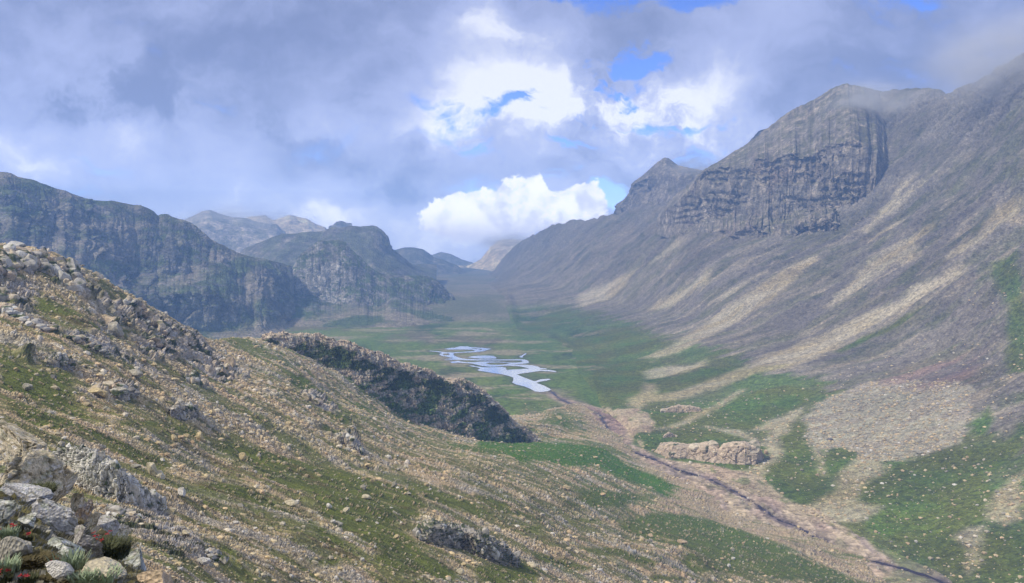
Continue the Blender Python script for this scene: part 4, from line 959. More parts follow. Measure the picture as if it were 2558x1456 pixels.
small_outcrop('grey fluted rock step on the slope below the dark crag', [(838, 1085, 1090), (850, 1080, 1104), (866, 1080, 1112), (880, 1092, 1122), (892, 1108, 1130), (904, 1126, 1134)], 36, 9, 3.4, 1.1, 99, np.array((.36, .35, .35)), np.array((.46, .42, .38)), -.02, HBF, nu=120, step=.8, stain=.5)
small_outcrop('white striped outcrop capped with dark heath near the left foreground', [(118, 1150, 1168), (135, 1130, 1180), (165, 1118, 1200), (200, 1116, 1218), (235, 1122, 1232), (265, 1138, 1242), (290, 1155, 1250), (315, 1180, 1258), (345, 1206, 1264), (375, 1232, 1268), (410, 1256, 1272)], 60, 3.4, 1.5, .8, 101, np.array((.56, .55, .54)), np.array((.70, .68, .64)), .12, HBF, nu=320, step=.8, tall=5.0, stain=.5, streaks=.8, nb=130, wpx=(7, 22), asp=(1.2, 2.6), colors=(2, 2, 0), lean=.15)
small_outcrop('grey buttress with vertical ribs on the left slope under the ridge', [(115, 900, 906), (128, 888, 910), (140, 882, 914), (155, 884, 918), (168, 892, 920), (182, 904, 916)], 30, 7, 3.0, 1.0, 103, np.array((.34, .34, .36)), np.array((.46, .44, .42)), .02, HBF, nu=110, step=.8)
small_outcrop('pair of grey rock teeth in the scree at mid left', [(425, 1020, 1040), (440, 1010, 1046), (456, 1006, 1048), (466, 1018, 1046), (476, 1008, 1044), (492, 1022, 1040)], 30, 6, 2.6, .9, 105, np.array((.38, .36, .36)), np.array((.50, .46, .42)), .0, HBF, nu=100, step=.8)

# ------------------------------------------------------------------ foreground rocks at the lower left
FGbase = [(-200, 1600, 4.2), (0, 1600, 4.4), (150, 1600, 4.6), (330, 1600, 5.0), (480, 1600, 5.8)]
fg1 = [(-200, 1456, 5.8), (0, 1456, 6.0), (150, 1456, 6.2), (300, 1456, 6.8), (440, 1466, 8.0)]
fg2 = [(-200, 1400, 7.4), (0, 1405, 7.4), (120, 1405, 7.6), (200, 1410, 8.0), (300, 1430, 8.8), (440, 1474, 9.8)]
fg3 = [(-200, 1310, 10), (0, 1310, 10), (90, 1315, 10.4), (160, 1345, 11), (240, 1390, 11.5), (330, 1430, 12), (440, 1480, 13)]
fg4 = [(-200, 1215, 14), (0, 1215, 14), (50, 1225, 14.4), (95, 1255, 15), (140, 1290, 15.3), (175, 1320, 15.5), (215, 1365, 16), (245, 1400, 16), (300, 1420, 16), (440, 1490, 17)]
fg5 = [(u, v + 25, d + 3) for u, v, d in fg4]; fg6 = [(u, v + 260, d + 9) for u, v, d in fg4]
fgo, FGP = outcrop('rock_outcrop', 'mossy rock bed between the grey boulders in the lower left corner', [FGbase, fg1, fg2, fg3, fg4, fg5, fg6], 420, .9, .8, .22, 111, np.array((.16, .15, .12)), np.array((.30, .29, .26)), .20, vegcol=np.array((.06, .055, .02)), tall=.8, stain=.1, sv=4, streaks=.05, bump=.5)
FGB = bvh_of(FGP, 1)

# ------------------------------------------------------------------ loose rocks
stone_mat = ground_mat('loose_stone', .5, .2, .5, .08, var=.3)


def scatter(name, label, P, weight, N, pxmed, smax, seed, colf, sub=1, lift=.15, smin=.1):
    r = np.random.default_rng(seed); p = flat(P); w = weight * (p[:, 1] > 12) * (p[:, 1] < 1000); w = w / w.sum()
    ii = r.choice(len(p), N, p=w); q = p[ii]
    dd = np.linalg.norm(q, axis=1)
    s = np.clip(pxmed * (r.pareto(1.9, N) + .6) * dd / F, smin, np.minimum(smax, 11 * dd / F))
    shapes = [rock_shape(sub, seed * 10 + k, r.uniform(.45, .75)) for k in range(10)]
    V, Fc, Cc = [], [], []; off = 0
    kk = r.integers(0, 10, N); ang = r.uniform(0, 6.283, N)
    cl = colf(r, N, q)
    for k in range(10):
        m = np.where(kk == k)[0]; v, f = shapes[k]
        ca, sa = np.cos(ang[m]), np.sin(ang[m])
        x = v[None, :, 0] * ca[:, None] - v[None, :, 1] * sa[:, None]; y = v[None, :, 0] * sa[:, None] + v[None, :, 1] * ca[:, None]; z = np.repeat(v[None, :, 2], len(m), 0)
        W_ = np.stack([x, y, z], -1) * s[m][:, None, None] + q[m][:, None, :]; W_[:, :, 2] += (s[m] * lift)[:, None]
        V.append(W_.reshape(-1, 3)); Fc.append((f[None] + (np.arange(len(m)) * len(v))[:, None, None]).reshape(-1) + off); off += len(m) * len(v)
        Cc.append(np.repeat(cl[m], len(v), 0))
    o = link_mesh(name, np.concatenate(V), np.concatenate(Fc), 3, stone_mat, np.concatenate(Cc), smooth=False)
    tag(o, label, 'scree', kind='stuff')
    return o


def stone_col(r, N, q):
    t = r.uniform(size=(N, 1)); k = r.uniform(size=(N, 1))
    c = TAN * (1 - t) + np.where(k < .4, GREY, np.where(k < .8, PINK, WHITE)) * t
    return c * r.uniform(.7, 1.25, (N, 1))


wH = (.12 + 2 * sst(.0, .25, fbm(p, (18, 9, 10), 4, 699))) * (scr * 1.0 + gfac * .07 + rkm * .1) * sst(.2, .8, np.abs(n[:, 2]))
scatter('scree', 'pale broken stones strewn down the near hillside', HP, wH, 42000, 1.25, 1.5, 5, stone_col, sub=1)
pT = flat(TP); wT = (tm * .6 + dm_ * 1.2 if len(dm_) == len(pT) else np.ones(len(pT))) + cm[:1].mean() * 0
wT = (wT + .12) * (pT[:, 1] < 1000) * (pT[:, 2] < 0)
scatter('scree', 'small pale stones on the debris fan and lower right slope', TP, wT, 9000, 1.3, 2.0, 6, lambda r, N, q: stone_col(r, N, q) * .95, sub=1)
pV = flat(VP); wV = ((pV[:, 1] < 1000) & (np.abs(pV[:, 0] - 170) < 160)) * 1.0
scatter('scree', 'stream-bed stones along the valley corridor', VP, wV, 6000, 1.3, 1.8, 8, lambda r, N, q: stone_col(r, N, q) * .9, sub=1)

# individual boulders
BM = []
for kx in range(7):
    v, f = rock_shape(3, 900 + kx, .7, .5)
    f1, f2, r = worley(v, .6, 950 + kx)
    v = v * (1 + .05 * (r - .5) + .04 * fbm(v, .35, 4, 960 + kx))[:, None]
    BM.append((v, f))
BCOL = {'tan': TAN, 'pink': PINK, 'grey': GREY, 'white': WHITE, 'dark': np.array((.16, .155, .155)), 'orange': np.array((.47, .365, .26)), 'pale': PALE}
BCACHE = {}


def boulder(u, v, w, h, colr, label, surf, group=None, tilt=0.0, shape=0, depth=.8):
    """w, h: size in picture units; stands on surf at (u, v) = its foot"""
    q = cast(surf, u, v)
    if q is None: return None
    dist = np.linalg.norm(q); s = dist / F
    key = (shape, colr)
    if key not in BCACHE:
        vv, ff = BM[shape]
        cc = BCOL[colr] * (1 + .35 * fbm(vv, .7, 4, 970 + shape))[:, None]
        cc = mix(cc, np.array((.2, .19, .14)), sst(.15, .4, fbm(vv, .4, 4, 975 + shape)) * .5)
        ob = link_mesh('boulder', vv, ff.ravel(), 3, stone_mat, cc, smooth=False)
        BCACHE[key] = ob.data
    else:
        ob = bpy.data.objects.new('boulder', BCACHE[key]); COL.objects.link(ob)
    ob.location = (q[0], q[1], q[2] + h * s * .38)
    ob.scale = (w * s * .5, w * s * .5 * depth, h * s * .72)
    ob.rotation_euler = (0, tilt, random.uniform(-.5, .5))
    tag(ob, label, 'boulder', group)
    return ob


NB = [
    (378, 1186, 26, 42, 'pale', 'tall upright pale boulder leaning on the scree above the striped outcrop', HBF, -.45),
    (400, 1192, 34, 16, 'pale', 'pale lying slab against the foot of the tall leaning boulder', HBF, .5),
    (338, 1170, 22, 12, 'grey', 'grey boulder just left of the tall leaning boulder', HBF, 0),
    (455, 1238, 26, 24, 'white', 'white jagged block at the end of the white stones below the leaning boulder', HBF, .2),
    (728, 1262, 28, 14, 'pale', 'pale flat-topped boulder with an ochre base in the middle turf strip', HBF, .1),
    (742, 1255, 12, 8, 'white', 'white stone touching the flat-topped boulder in the middle turf strip', HBF, 0),
    (435, 1100, 18, 16, 'tan', 'tan angular boulder in a trio at the edge of the upper turf', HBF, .2),
    (452, 1096, 20, 12, 'pink', 'pinkish boulder in a trio at the edge of the upper turf', HBF, 0),
    (500, 1098, 26, 22, 'tan', 'large split tan boulder right of the trio on the upper turf', HBF, .3),
    (68, 976, 22, 20, 'grey', 'grey boulder alone on dark turf at the left edge', HBF, 0),
    (135, 945, 20, 10, 'dark', 'dark flat boulder half sunk in turf at the left', HBF, .3),
    (338, 940, 32, 18, 'grey', 'pale grey table boulder on the scree below the left ridge', HBF, .1),
    (240, 985, 34, 18, 'tan', 'cluster-topping tan boulder among grey blocks at left', HBF, .2),
    (258, 990, 24, 18, 'tan', 'rounded tan boulder right of the tan cluster at left', HBF, 0),
    (300, 985, 40, 24, 'grey', 'grey cracked boulder with a dark cap among the blocks at left', HBF, 0),
    (290, 838, 48, 36, 'grey', 'big grey dome boulder on the slope under the dark heath patch', HBF, .15),
    (322, 815, 12, 12, 'tan', 'small round boulder beside the big grey dome boulder', HBF, 0),
    (323, 850, 10, 9, 'tan', 'small round boulder below the big grey dome boulder', HBF, 0),
    (1150, 1434, 16, 16, 'pale', 'round pale boulder on turf below the ribbed outcrop', HBF, 0),
    (1158, 1412, 14, 9, 'tan', 'flat tan boulder uphill of the round pale boulder', HBF, .2),
    (1829, 1376, 12, 11, 'pale', 'round pale boulder on the lower right turf bank', HBF, 0),
    (1831, 1398, 11, 10, 'white', 'white round boulder below another on the lower right turf bank', HBF, 0),
    (1820, 1416, 11, 9, 'white', 'white wedge boulder at the edge of the lower right scree tongue', HBF, .3),
    (1703, 1358, 22, 12, 'orange', 'orange-brown low boulder on the upper edge of the olive bank', HBF, .1),
    (1625, 1340, 18, 10, 'orange', 'orange flat rock patch left of the olive bank boulders', HBF, 0),
    (1328, 1416, 22, 13, 'pale', 'pale boulder on the turf right of the ribbed outcrop', HBF, .15),
    (1505, 1238, 16, 9, 'pink', 'pink flat boulder in the scree left of the bright green grass', HBF, 0),
    (1416, 1222, 22, 12, 'tan', 'tan boulder on scree below the black puddle', HBF, .2),
    (1487, 1145, 14, 9, 'tan', 'tan boulder on the bright green grass', HBF, 0),
    (840, 1448, 14, 12, 'white', 'whitish boulder at the bottom edge left of the heath patch', HBF, 0),
    (508, 1412, 28, 22, 'white', 'white rounded boulder in the scree near the bottom edge', HBF, 0),
    (690, 1398, 10, 9, 'white', 'small white stone standing out in the grey scree patch', HBF, 0),
    (605, 1150, 16, 22, 'tan', 'tan leaning rock by a dark turf hollow', HBF, .4),
    (2072, 1100, 14, 7, 'dark', 'dark flat boulder on the pale debris fan', TBF, 0),
    (2295, 1132, 20, 9, 'grey', 'grey hummocky boulder at the lower edge of the debris fan', TBF, .1),
    (2340, 1098, 8, 5, 'dark', 'small dark boulder right side of the debris fan', TBF, 0),
    (1912, 1134, 12, 12, 'pink', 'pink boulder detached from the right end of the pink slab', TBF, 0),
    (1482, 1000, 10, 6, 'pale', 'pale boulder on the grass right of the river pool', TBF, 0),
    (1398, 1046, 20, 10, 'tan', 'tan slab on the green bank below the pool', HBF, .4),
    (1285, 1012, 30, 10, 'tan', 'tan whaleback slab on green turf right of the crag top', HBF, .4),
    (990, 1345, 14, 12, 'tan', 'tan boulder in the gravel patch left of the ribbed outcrop', HBF, 0),
    (845, 1313, 26, 13, 'grey', 'grey flat block at the head of a stony tongue in the turf', HBF, .1),
    (905, 1402, 12, 14, 'white', 'whitish boulder at the lower end of the stony tongue', HBF, 0),
    (915, 1245, 30, 12, 'pale', 'pale flat slab lying across the middle turf', HBF, .1),
    (985, 1218, 10, 20, 'grey', 'grey narrow rock fin in the middle turf', HBF, .5),
    (1016, 1224, 9, 20, 'grey', 'second narrow rock fin, right of the other in the middle turf', HBF, .4),
]
for k_, (u, v, w, h, cl, lb, sf, tl) in enumerate(NB): boulder(u, v, w, h, cl, lb, sf, None, tl, k_ % 7)
# lesser boulders, told apart only by the ground they lie on
SPOTS = [('pale boulder among the scree of the left slope', 'boulders on the left scree slope', HBF, (0, 620, 900, 1240), 55, (6, 15), ('tan', 'pink', 'grey', 'white')),
         ('pale boulder in the turf and scree streaks of the middle slope', 'boulders on the middle slope', HBF, (620, 1300, 1120, 1440), 70, (5, 12), ('tan', 'pink', 'grey', 'white')),
         ('tan boulder in the stony lower right of the hillside', 'boulders on the lower right hillside', HBF, (1300, 2000, 1180, 1440), 50, (4, 10), ('tan', 'pink', 'orange', 'pale')),
         ('pale boulder dotted over the green right-hand grass', 'boulders on the right-hand grass', TBF, (1950, 2550, 1140, 1430), 40, (3, 8), ('tan', 'pale', 'grey')),
         ('rounded boulder in scree near the bottom left edge', 'boulders in the near scree', HBF, (420, 900, 1260, 1450), 40, (8, 20), ('tan', 'pale', 'grey', 'white'))]
for lb, gp, sf, (u0, u1, v0, v1), cnt, (s0, s1), cls in SPOTS:
    for j in range(cnt):
        w = s0 + (s1 - s0) * random.random() ** 2.2
        boulder(random.uniform(u0, u1), random.uniform(v0, v1), w, w * random.uniform(.5, .9), random.choice(cls), lb, sf, gp, random.uniform(-.3, .3), random.randrange(7))

# large foreground boulders
NEARM = ground_mat('lichen_rock', .10, .035, .7, .02, var=.4)


def big_rock(u, v, dist, w, h, label, seed, tiltx=0.0, base=(.27, .285, .27), alt=(.46, .46, .45), tint=(.33, .36, .27), deep=.8):
    vv, ff = rock_shape(5, 1200 + seed, 1.0, .15, 15)
    k1, k2, kr = worley(vv, .55, 1300 + seed); m1, m2, mr_ = worley(vv, .22, 1310 + seed)
    dd = .10 * (kr - .5) + .05 * (mr_ - .5) - .09 * (1 - sst(0, .09, k2 - k1)) - .035 * (1 - sst(0, .12, m2 - m1)) + .16 * fbm(vv, .8, 5, 1320 + seed, .6)
    vv = vv * (1 + dd)[:, None]
    w *= 1.35; h *= 1.3
    s = dist / F; a = tiltx; ca, sa = math.cos(a), math.sin(a)
    x = vv[:, 0] * w * s * .5; z = vv[:, 2] * h * s * .5; y = vv[:, 1] * w * s * .5 * deep
    vv2 = np.stack([x * ca - z * sa, y, x * sa + z * ca], -1)
    f = fbm(vv, .5, 5, 1330 + seed, .65); g = fbm(vv, .28, 5, 1340 + seed, .7)
    c = mix(np.array(base), np.array(alt), sst(-.15, .25, f)); c = mix(c, np.array(tint), sst(.05, .3, g) * .8)
    c = mix(c, np.array((.62, .60, .60)), sst(.16, .3, fbm(vv, .16, 4, 1350 + seed, .65)) * .8)
    c = mix(c, np.array((.10, .085, .04)), (1 - sst(0, .07, k2 - k1)) * .7)
    c = mix(c, np.array((.07, .06, .025)), sst(.16, .28, fbm(vv, .4, 5, 1360 + seed, .66)) * sst(-.2, .5, vv[:, 2]) * .85)
    o = link_mesh('boulder', vv2, ff.ravel(), 3, NEARM, c, smooth=False)
    o.location = unp(u, v, dist); tag(o, label, 'boulder')
    return o


big_rock(8, 1275, 9.5, 74, 110, 'green-grey boulder cut by the left edge of the picture', 1)
big_rock(46, 1268, 10.0, 34, 42, 'rounded green-grey boulder right of the one at the left edge', 2, base=(.28, .29, .23))
big_rock(70, 1306, 9.4, 76, 46, 'broad low boulder in front of the rounded green-grey one', 3, base=(.28, .30, .25))
big_rock(58, 1232, 13, 170, 70, 'white-flecked sloping slab along the top of the nearest rocks', 4, -.42, base=(.38, .37, .37), alt=(.56, .55, .56))
big_rock(112, 1262, 11.5, 84, 58, 'pale purple-grey block below the white-flecked sloping slab', 5, -.4, base=(.38, .36, .37), alt=(.54, .53, .54))
big_rock(160, 1304, 11, 130, 62, 'long whitish slab sloping down to the dark crack', 6, -.62, base=(.40, .39, .40), alt=(.58, .57, .57))
big_rock(150, 1362, 9.2, 150, 118, 'large flat-faced grey boulder in the middle of the nearest rocks', 7, -.15, base=(.27, .30, .29), alt=(.42, .44, .43))
big_rock(208, 1352, 10, 76, 120, 'speckled grey-pink slab edge beside the flowering mound', 8, -.55, base=(.33, .31, .31), alt=(.46, .44, .44))
big_rock(330, 1408, 12.5, 190, 90, 'dark grey tilted slab right of the flowering mound', 9, -.66, base=(.24, .26, .27), alt=(.36, .38, .38))
big_rock(240, 1342, 13.5, 52, 36, 'small grey-green rock at the top of the flowering mound', 10, -.2)
big_rock(45, 1362, 7.6, 60, 20, 'thin greenish stone plate among plants at lower left', 11, .05, base=(.33, .35, .28))
big_rock(214, 1282, 19, 46, 96, 'orange and purple stained block right of the dark crack', 12, -.3, base=(.40, .29, .20), alt=(.40, .36, .36), tint=(.50, .34, .18))
big_rock(20, 1220, 15, 60, 50, 'tan-grey block at the left edge above the white-flecked slab', 13, -.2, base=(.36, .34, .30))
big_rock(255, 1310, 22, 70, 60, 'grey-mauve rock below the orange block', 14, -.5, base=(.36, .34, .34), alt=(.47, .45, .43))

LT = dict(base=(.42, .37, .28), alt=(.54, .46, .34), tint=(.36, .36, .26))
for k_, (u, v, dist, w, h, tl, lb_) in enumerate([
        (10, 1085, 27, 120, 110, -.3, 'tan lichen rock at the left edge under the far turf'),
        (70, 1128, 26, 130, 84, -.45, 'tan lichen rock sloping down from the left edge'),
        (128, 1160, 25.5, 110, 86, -.5, 'tan lichen rock beside the heath-capped striped outcrop'),
        (150, 1215, 24.5, 96, 130, -.2, 'ochre-spotted rock face above the dark crack'),
        (60, 1190, 23.5, 150, 110, -.25, 'broad ochre rock above the dark green cushion'),
        (185, 1275, 24.5, 70, 120, -.35, 'grey-ochre rock foot beside the orange block'),
        (235, 1300, 26, 80, 90, -.5, 'pale rock lump between the orange block and the scree'),
        (300, 1345, 27, 110, 80, -.55, 'pale mottled rock on the scree above the dark tilted slab')]):
    big_rock(u, v, dist, w, h, lb_, 30 + k_, tl, deep=1.0, **LT)

# foreground loose stones
boulder(262, 1432, 120, 30, 'pale', 'flat cream stone lying among plants at the bottom left', FGB, None, .12, 1)
boulder(392, 1470, 104, 50, 'orange', 'smooth orange-tan stone at the bottom edge beside the flat cream stone', FGB, None, .1, 3)
boulder(35, 1410, 62, 70, 'grey', 'blue-grey rounded boulder by the lower left corner', FGB, None, .1, 2)
boulder(148, 1440, 50, 36, 'white', 'white pointed stone with a red flower above it at bottom left', FGB, None, .3, 4)

# ------------------------------------------------------------------ foreground plants
def simple_mat(name, colr, rough=.8, var=.3):
    mat = bpy.data.materials.new(name); nt, N, L = nodes_of(mat)
    out = N('ShaderNodeOutputMaterial'); b = N('ShaderNodeBsdfPrincipled'); b.inputs['Roughness'].default_value = rough
    tc = N('ShaderNodeTexCoord'); nn = N('ShaderNodeTexNoise'); nn.inputs['Scale'].default_value = 9
    L(tc.outputs['Object'], nn.inputs['Vector'])
    cr = N('ShaderNodeValToRGB'); cr.color_ramp.elements[0].position = .3; cr.color_ramp.elements[1].position = .7
    cr.color_ramp.elements[0].color = (*[x * (1 - var) for x in colr], 1); cr.color_ramp.elements[1].color = (*[x * (1 + var) for x in colr], 1)
    L(nn.outputs['Fac'], cr.inputs[0]); L(cr.outputs[0], b.inputs['Base Color']); L(b.outputs[0], out.inputs['Surface'])
    return mat


M_sage = simple_mat('sage_leaf', (.24, .30, .19)); M_dark = simple_mat('dark_leaf', (.05, .06, .02)); M_red = simple_mat('red_petal', (.28, .010, .014)); M_moss = simple_mat('moss', (.075, .06, .02))


def blades(nb, hgt, rad, wid, seed, lean=.6):
    r = np.random.default_rng(seed); V, Fc = [], []
    for i in range(nb):
        a = r.uniform(0, 6.283); r0 = rad * math.sqrt(r.uniform()); x0, y0 = r0 * math.cos(a), r0 * math.sin(a)
        a2 = a + r.normal() * .7; h = hgt * r.uniform(.5, 1.1); ln = lean * h * r.uniform(.3, 1)
        sx, sy = -math.sin(a2) * wid * .5, math.cos(a2) * wid * .5; b = len(V)
        for t, ww in ((0, .7), (.5, 1), (1, .08)):
            cx, cy, cz = x0 + math.cos(a2) * ln * t * t, y0 + math.sin(a2) * ln * t * t, h * (t - .25 * t * t * lean)
            V += [(cx - sx * ww, cy - sy * ww, cz), (cx + sx * ww, cy + sy * ww, cz)]
        Fc += [(b, b + 1, b + 3, b + 2), (b + 2, b + 3, b + 5, b + 4)]
    return np.array(V), np.array(Fc).ravel()


def flower_heads(nf, hgt, rad, size, seed):
    r = np.random.default_rng(seed); V, Fc = [], []
    for i in range(nf):
        a = r.uniform(0, 6.283); r0 = rad * math.sqrt(r.uniform()); c = np.array((r0 * math.cos(a), r0 * math.sin(a), hgt * r.uniform(.75, 1.15)))
        for k in range(7):
            th = k * .9 + r.uniform(0, .4); dr = np.array((math.cos(th), math.sin(th), r.uniform(-.1, .9))); dr /= np.linalg.norm(dr)
            sd = np.cross(dr, (0, 0, 1)); sd /= np.linalg.norm(sd) + 1e-9; b = len(V)
            V += [c, c + dr * size * .6 - sd * size * .3, c + dr * size, c + dr * size * .6 + sd * size * .3]
            Fc.append((b, b + 1, b + 2, b + 3))
    return np.array(V), np.array(Fc).ravel()


def plant(name, label, u, v, wpx, hpx, leafmat, seed, nb, flowers=0, group=None, surf=None, wid=.02, lean=.6, cat='plant', fsize=.035):
    q = cast(surf or FGB, u, v)
    if q is None: return
    s = np.linalg.norm(q) / F
    root = bpy.data.objects.new(name, None); COL.objects.link(root); root.location = q; root.empty_display_size = .1
    tag(root, label, cat, group)
    V, Fc = blades(nb, hpx * s, wpx * s * .5, wid, seed, lean); link_mesh('leaves', V, Fc, 4, leafmat, None, False, root)
    if flowers:
        V, Fc = flower_heads(max(3, int(flowers * .6)), hpx * s * 1.0, wpx * s * .42, fsize * .8, seed + 1); link_mesh('flowers', V, Fc, 4, M_red, None, False, root)
    return root


plant('flowering_plant', 'mound of dark foliage with crimson flowers under the right foreground rocks', 268, 1392, 84, 46, M_dark, 1, 900, 16, wid=.016, lean=1.0, fsize=.045)
plant('flowering_plant', 'grey-green plant with red flower heads at the far left edge', 18, 1345, 40, 26, M_sage, 2, 220, 9, wid=.014)
plant('flowering_plant', 'small red flowers in a rock crack left of the grey outcrop face', 66, 1352, 26, 14, M_dark, 3, 160, 5, wid=.012)
plant('flowering_plant', 'bright red flower above the white pointed stone', 138, 1420, 22, 16, M_sage, 4, 60, 5, wid=.012)
plant('flowering_plant', 'red flowers cut by the bottom left corner', 8, 1456, 30, 22, M_dark, 5, 140, 8, wid=.012)
plant('flowering_plant', 'pinkish red flowers along the bottom edge right of the corner', 72, 1452, 34, 14, M_dark, 6, 140, 4, wid=.012)
plant('flowering_plant', 'dark moss mat with red flower buds on the upper left rocks', 12, 1185, 60, 16, M_dark, 7, 500, 4, wid=.02, lean=1.0)
plant('grass_tuft', 'silvery spiky tuft standing at the bottom between the white stone and the cream stone', 178, 1428, 60, 44, M_sage, 8, 150, wid=.016, lean=.5)
plant('grass_tuft', 'silvery tuft of leaves below the flat cream stone', 250, 1446, 90, 22, M_sage, 9, 170, wid=.016, lean=.8)
plant('grass_tuft', 'pale sage tuft at the left edge beside the blue-grey boulder', 14, 1432, 50, 34, M_sage, 10, 150, wid=.016)
plant('grass_tuft', 'low sage tuft at the bottom edge under the spiky tuft', 205, 1456, 60, 26, M_sage, 11, 130, wid=.016)
plant('moss_cushion', 'brown-green moss cushion along the bottom edge', 120, 1456, 110, 14, M_moss, 12, 900, wid=.02, lean=1.2)
plant('moss_cushion', 'dark olive cushion in the hollow above the white pointed stone', 78, 1405, 80, 14, M_moss, 13, 700, wid=.02, lean=1.2)
plant('moss_cushion', 'dark brown cushion filling the crack of the tan shoulder', 180, 1315, 40, 14, M_moss, 14, 400, wid=.02, lean=1.2)
plant('moss_cushion', 'dark green cushion on the ledge above the grey outcrop', 85, 1232, 80, 18, M_dark, 15, 800, wid=.025, lean=1.2)

# ------------------------------------------------------------------ haze
def box(name, lo, hi, mat):
    v = [(x, y, z) for x in (lo[0], hi[0]) for y in (lo[1], hi[1]) for z in (lo[2], hi[2])]
    f = [(0, 1, 3, 2), (4, 6, 7, 5), (0, 4, 5, 1), (2, 3, 7, 6), (0, 2, 6, 4), (1, 5, 7, 3)]
    return link_mesh(name, np.array(v, float), np.array(f).ravel(), 4, mat, None, False)


HZ = bpy.data.materials.new('haze_air'); nt, N, L = nodes_of(HZ)
out = N('ShaderNodeOutputMaterial'); pv = N('ShaderNodeVolumePrincipled')
pv.inputs['Color'].default_value = (.26, .47, 1.0, 1); pv.inputs['Density'].default_value = 2.3e-4; pv.inputs['Anisotropy'].default_value = 0.0
pv.inputs['Absorption Color'].default_value = (.03, .03, .03, 1)
L(pv.outputs[0], out.inputs['Volume'])
hz = box('haze', (-7600, -500, -330), (7600, 7000, 446), HZ); tag(hz, 'thin blue haze filling the valley air', 'haze', kind='stuff')

def mist(u, v, d, w, h, deep, dens, seed, label):
    """a soft bank of cloud lying against a summit: ragged even-edged volume with real depth"""
    mat = bpy.data.materials.new('mist_air'); nt, N, L = nodes_of(mat)
    out = N('ShaderNodeOutputMaterial'); pv = N('ShaderNodeVolumePrincipled'); pv.inputs['Color'].default_value = (.88, .89, .95, 1)
    tcx = N('ShaderNodeTexCoord'); ln = N('ShaderNodeVectorMath'); ln.operation = 'LENGTH'; L(tcx.outputs['Object'], ln.inputs[0])
    fo = N('ShaderNodeMapRange'); fo.interpolation_type = 'SMOOTHSTEP'; fo.inputs['From Min'].default_value = 1.0; fo.inputs['From Max'].default_value = .1; L(ln.outputs['Value'], fo.inputs['Value'])
    nz = N('ShaderNodeTexNoise'); nz.noise_dimensions = '4D'; nz.inputs['W'].default_value = seed; nz.inputs['Scale'].default_value = 1.6; nz.inputs['Detail'].default_value = 5; nz.inputs['Roughness'].default_value = .6
    L(tcx.outputs['Object'], nz.inputs['Vector'])
    mr = N('ShaderNodeMapRange'); mr.inputs['From Min'].default_value = .40; mr.inputs['From Max'].default_value = .68; L(nz.outputs['Fac'], mr.inputs['Value'])
    m1 = N('ShaderNodeMath'); m1.operation = 'MULTIPLY'; L(fo.outputs['Result'], m1.inputs[0]); L(mr.outputs['Result'], m1.inputs[1])
    m2 = N('ShaderNodeMath'); m2.operation = 'MULTIPLY'; L(m1.outputs[0], m2.inputs[0]); m2.inputs[1].default_value = dens
    L(m2.outputs[0], pv.inputs['Density']); L(pv.outputs[0], out.inputs['Volume'])
    vv, ff = ico(3)
    o = link_mesh('mist', vv, ff.ravel(), 3, mat, None, False)
    o.location = unp(u, v, d); s = d / F; o.scale = (w * s * .5, deep, h * s * .5)
    tag(o, label, 'mist', kind='stuff')


mist(2560, 150, 1500, 620, 300, 170, .022, 1.0, 'grey cloud lapping over the top right shoulder')
mist(2200, 250, 1840, 380, 130, 110, .020, 2.0, 'thin wisp across the right of the rounded summit')
mist(1750, 415, 2850, 260, 80, 150, .014, 3.0, 'wisp trailing off the right side of the pyramid peak')
mist(600, 540, 4850, 380, 80, 250, .008, 4.0, 'mist veiling the hazy rounded peak')
mist(1270, 604, 5750, 220, 60, 250, .010, 5.0, 'cloud on the sunlit tan peak')

# ------------------------------------------------------------------ sky and light
SUN_EL, SUN_AZ = math.radians(50), math.radians(-108)      # azimuth east of north(+Y)
sd_ = Vector((math.sin(SUN_AZ) * math.cos(SUN_EL), math.cos(SUN_AZ) * math.cos(SUN_EL), math.sin(SUN_EL)))
sl = bpy.data.lights.new('sun', 'SUN'); sl.energy = 4.2; sl.angle = math.radians(4); sl.color = (1, .91, .74)
so = bpy.data.objects.new('sun', sl); COL.objects.link(so); so.rotation_euler = (-sd_).to_track_quat('-Z', 'Y').to_euler()

world = bpy.data.worlds.new('World'); SC.world = world; world.use_nodes = True
nt = world.node_tree; nt.nodes.clear(); N, L = nt.nodes.new, nt.links.new


def M(op, a, b=None, c=None, clamp=False):
    n = N('ShaderNodeMath'); n.operation = op; n.use_clamp = clamp
    for k, x in enumerate((a, b, c)):
        if x is None: continue
        if isinstance(x, (int, float)): n.inputs[k].default_value = x
        else: L(x, n.inputs[k])
    return n.outputs[0]


def VM(op, a, b=None):
    n = N('ShaderNodeVectorMath'); n.operation = op
    for k, x in enumerate((a, b)):
        if x is None: continue
        if isinstance(x, tuple): n.inputs[k].default_value = x
        else: L(x, n.inputs[k])
    return n


def MR(x, a, b, lo=0.0, hi=1.0, smooth=True):
    n = N('ShaderNodeMapRange'); n.interpolation_type = 'SMOOTHSTEP' if smooth else 'LINEAR'
    n.inputs['From Min'].default_value = a; n.inputs['From Max'].default_value = b; n.inputs['To Min'].default_value = lo; n.inputs['To Max'].default_value = hi
    L(x, n.inputs['Value']); return n.outputs['Result']


def NZ(vec, scale, det=6, rough=.55):
    n = N('ShaderNodeTexNoise'); n.inputs['Scale'].default_value = scale; n.inputs['Detail'].default_value = det; n.inputs['Roughness'].default_value = rough
    L(vec, n.inputs['Vector']); return n


def MIX(f, a, b):
    n = N('ShaderNodeMix'); n.data_type = 'RGBA'
    if isinstance(f, float): n.inputs[0].default_value = f
    else: L(f, n.inputs[0])
    for k, x in ((6, a), (7, b)):
        if isinstance(x, tuple): n.inputs[k].default_value = (*x, 1)
        else: L(x, n.inputs[k])
    return n.outputs[2]


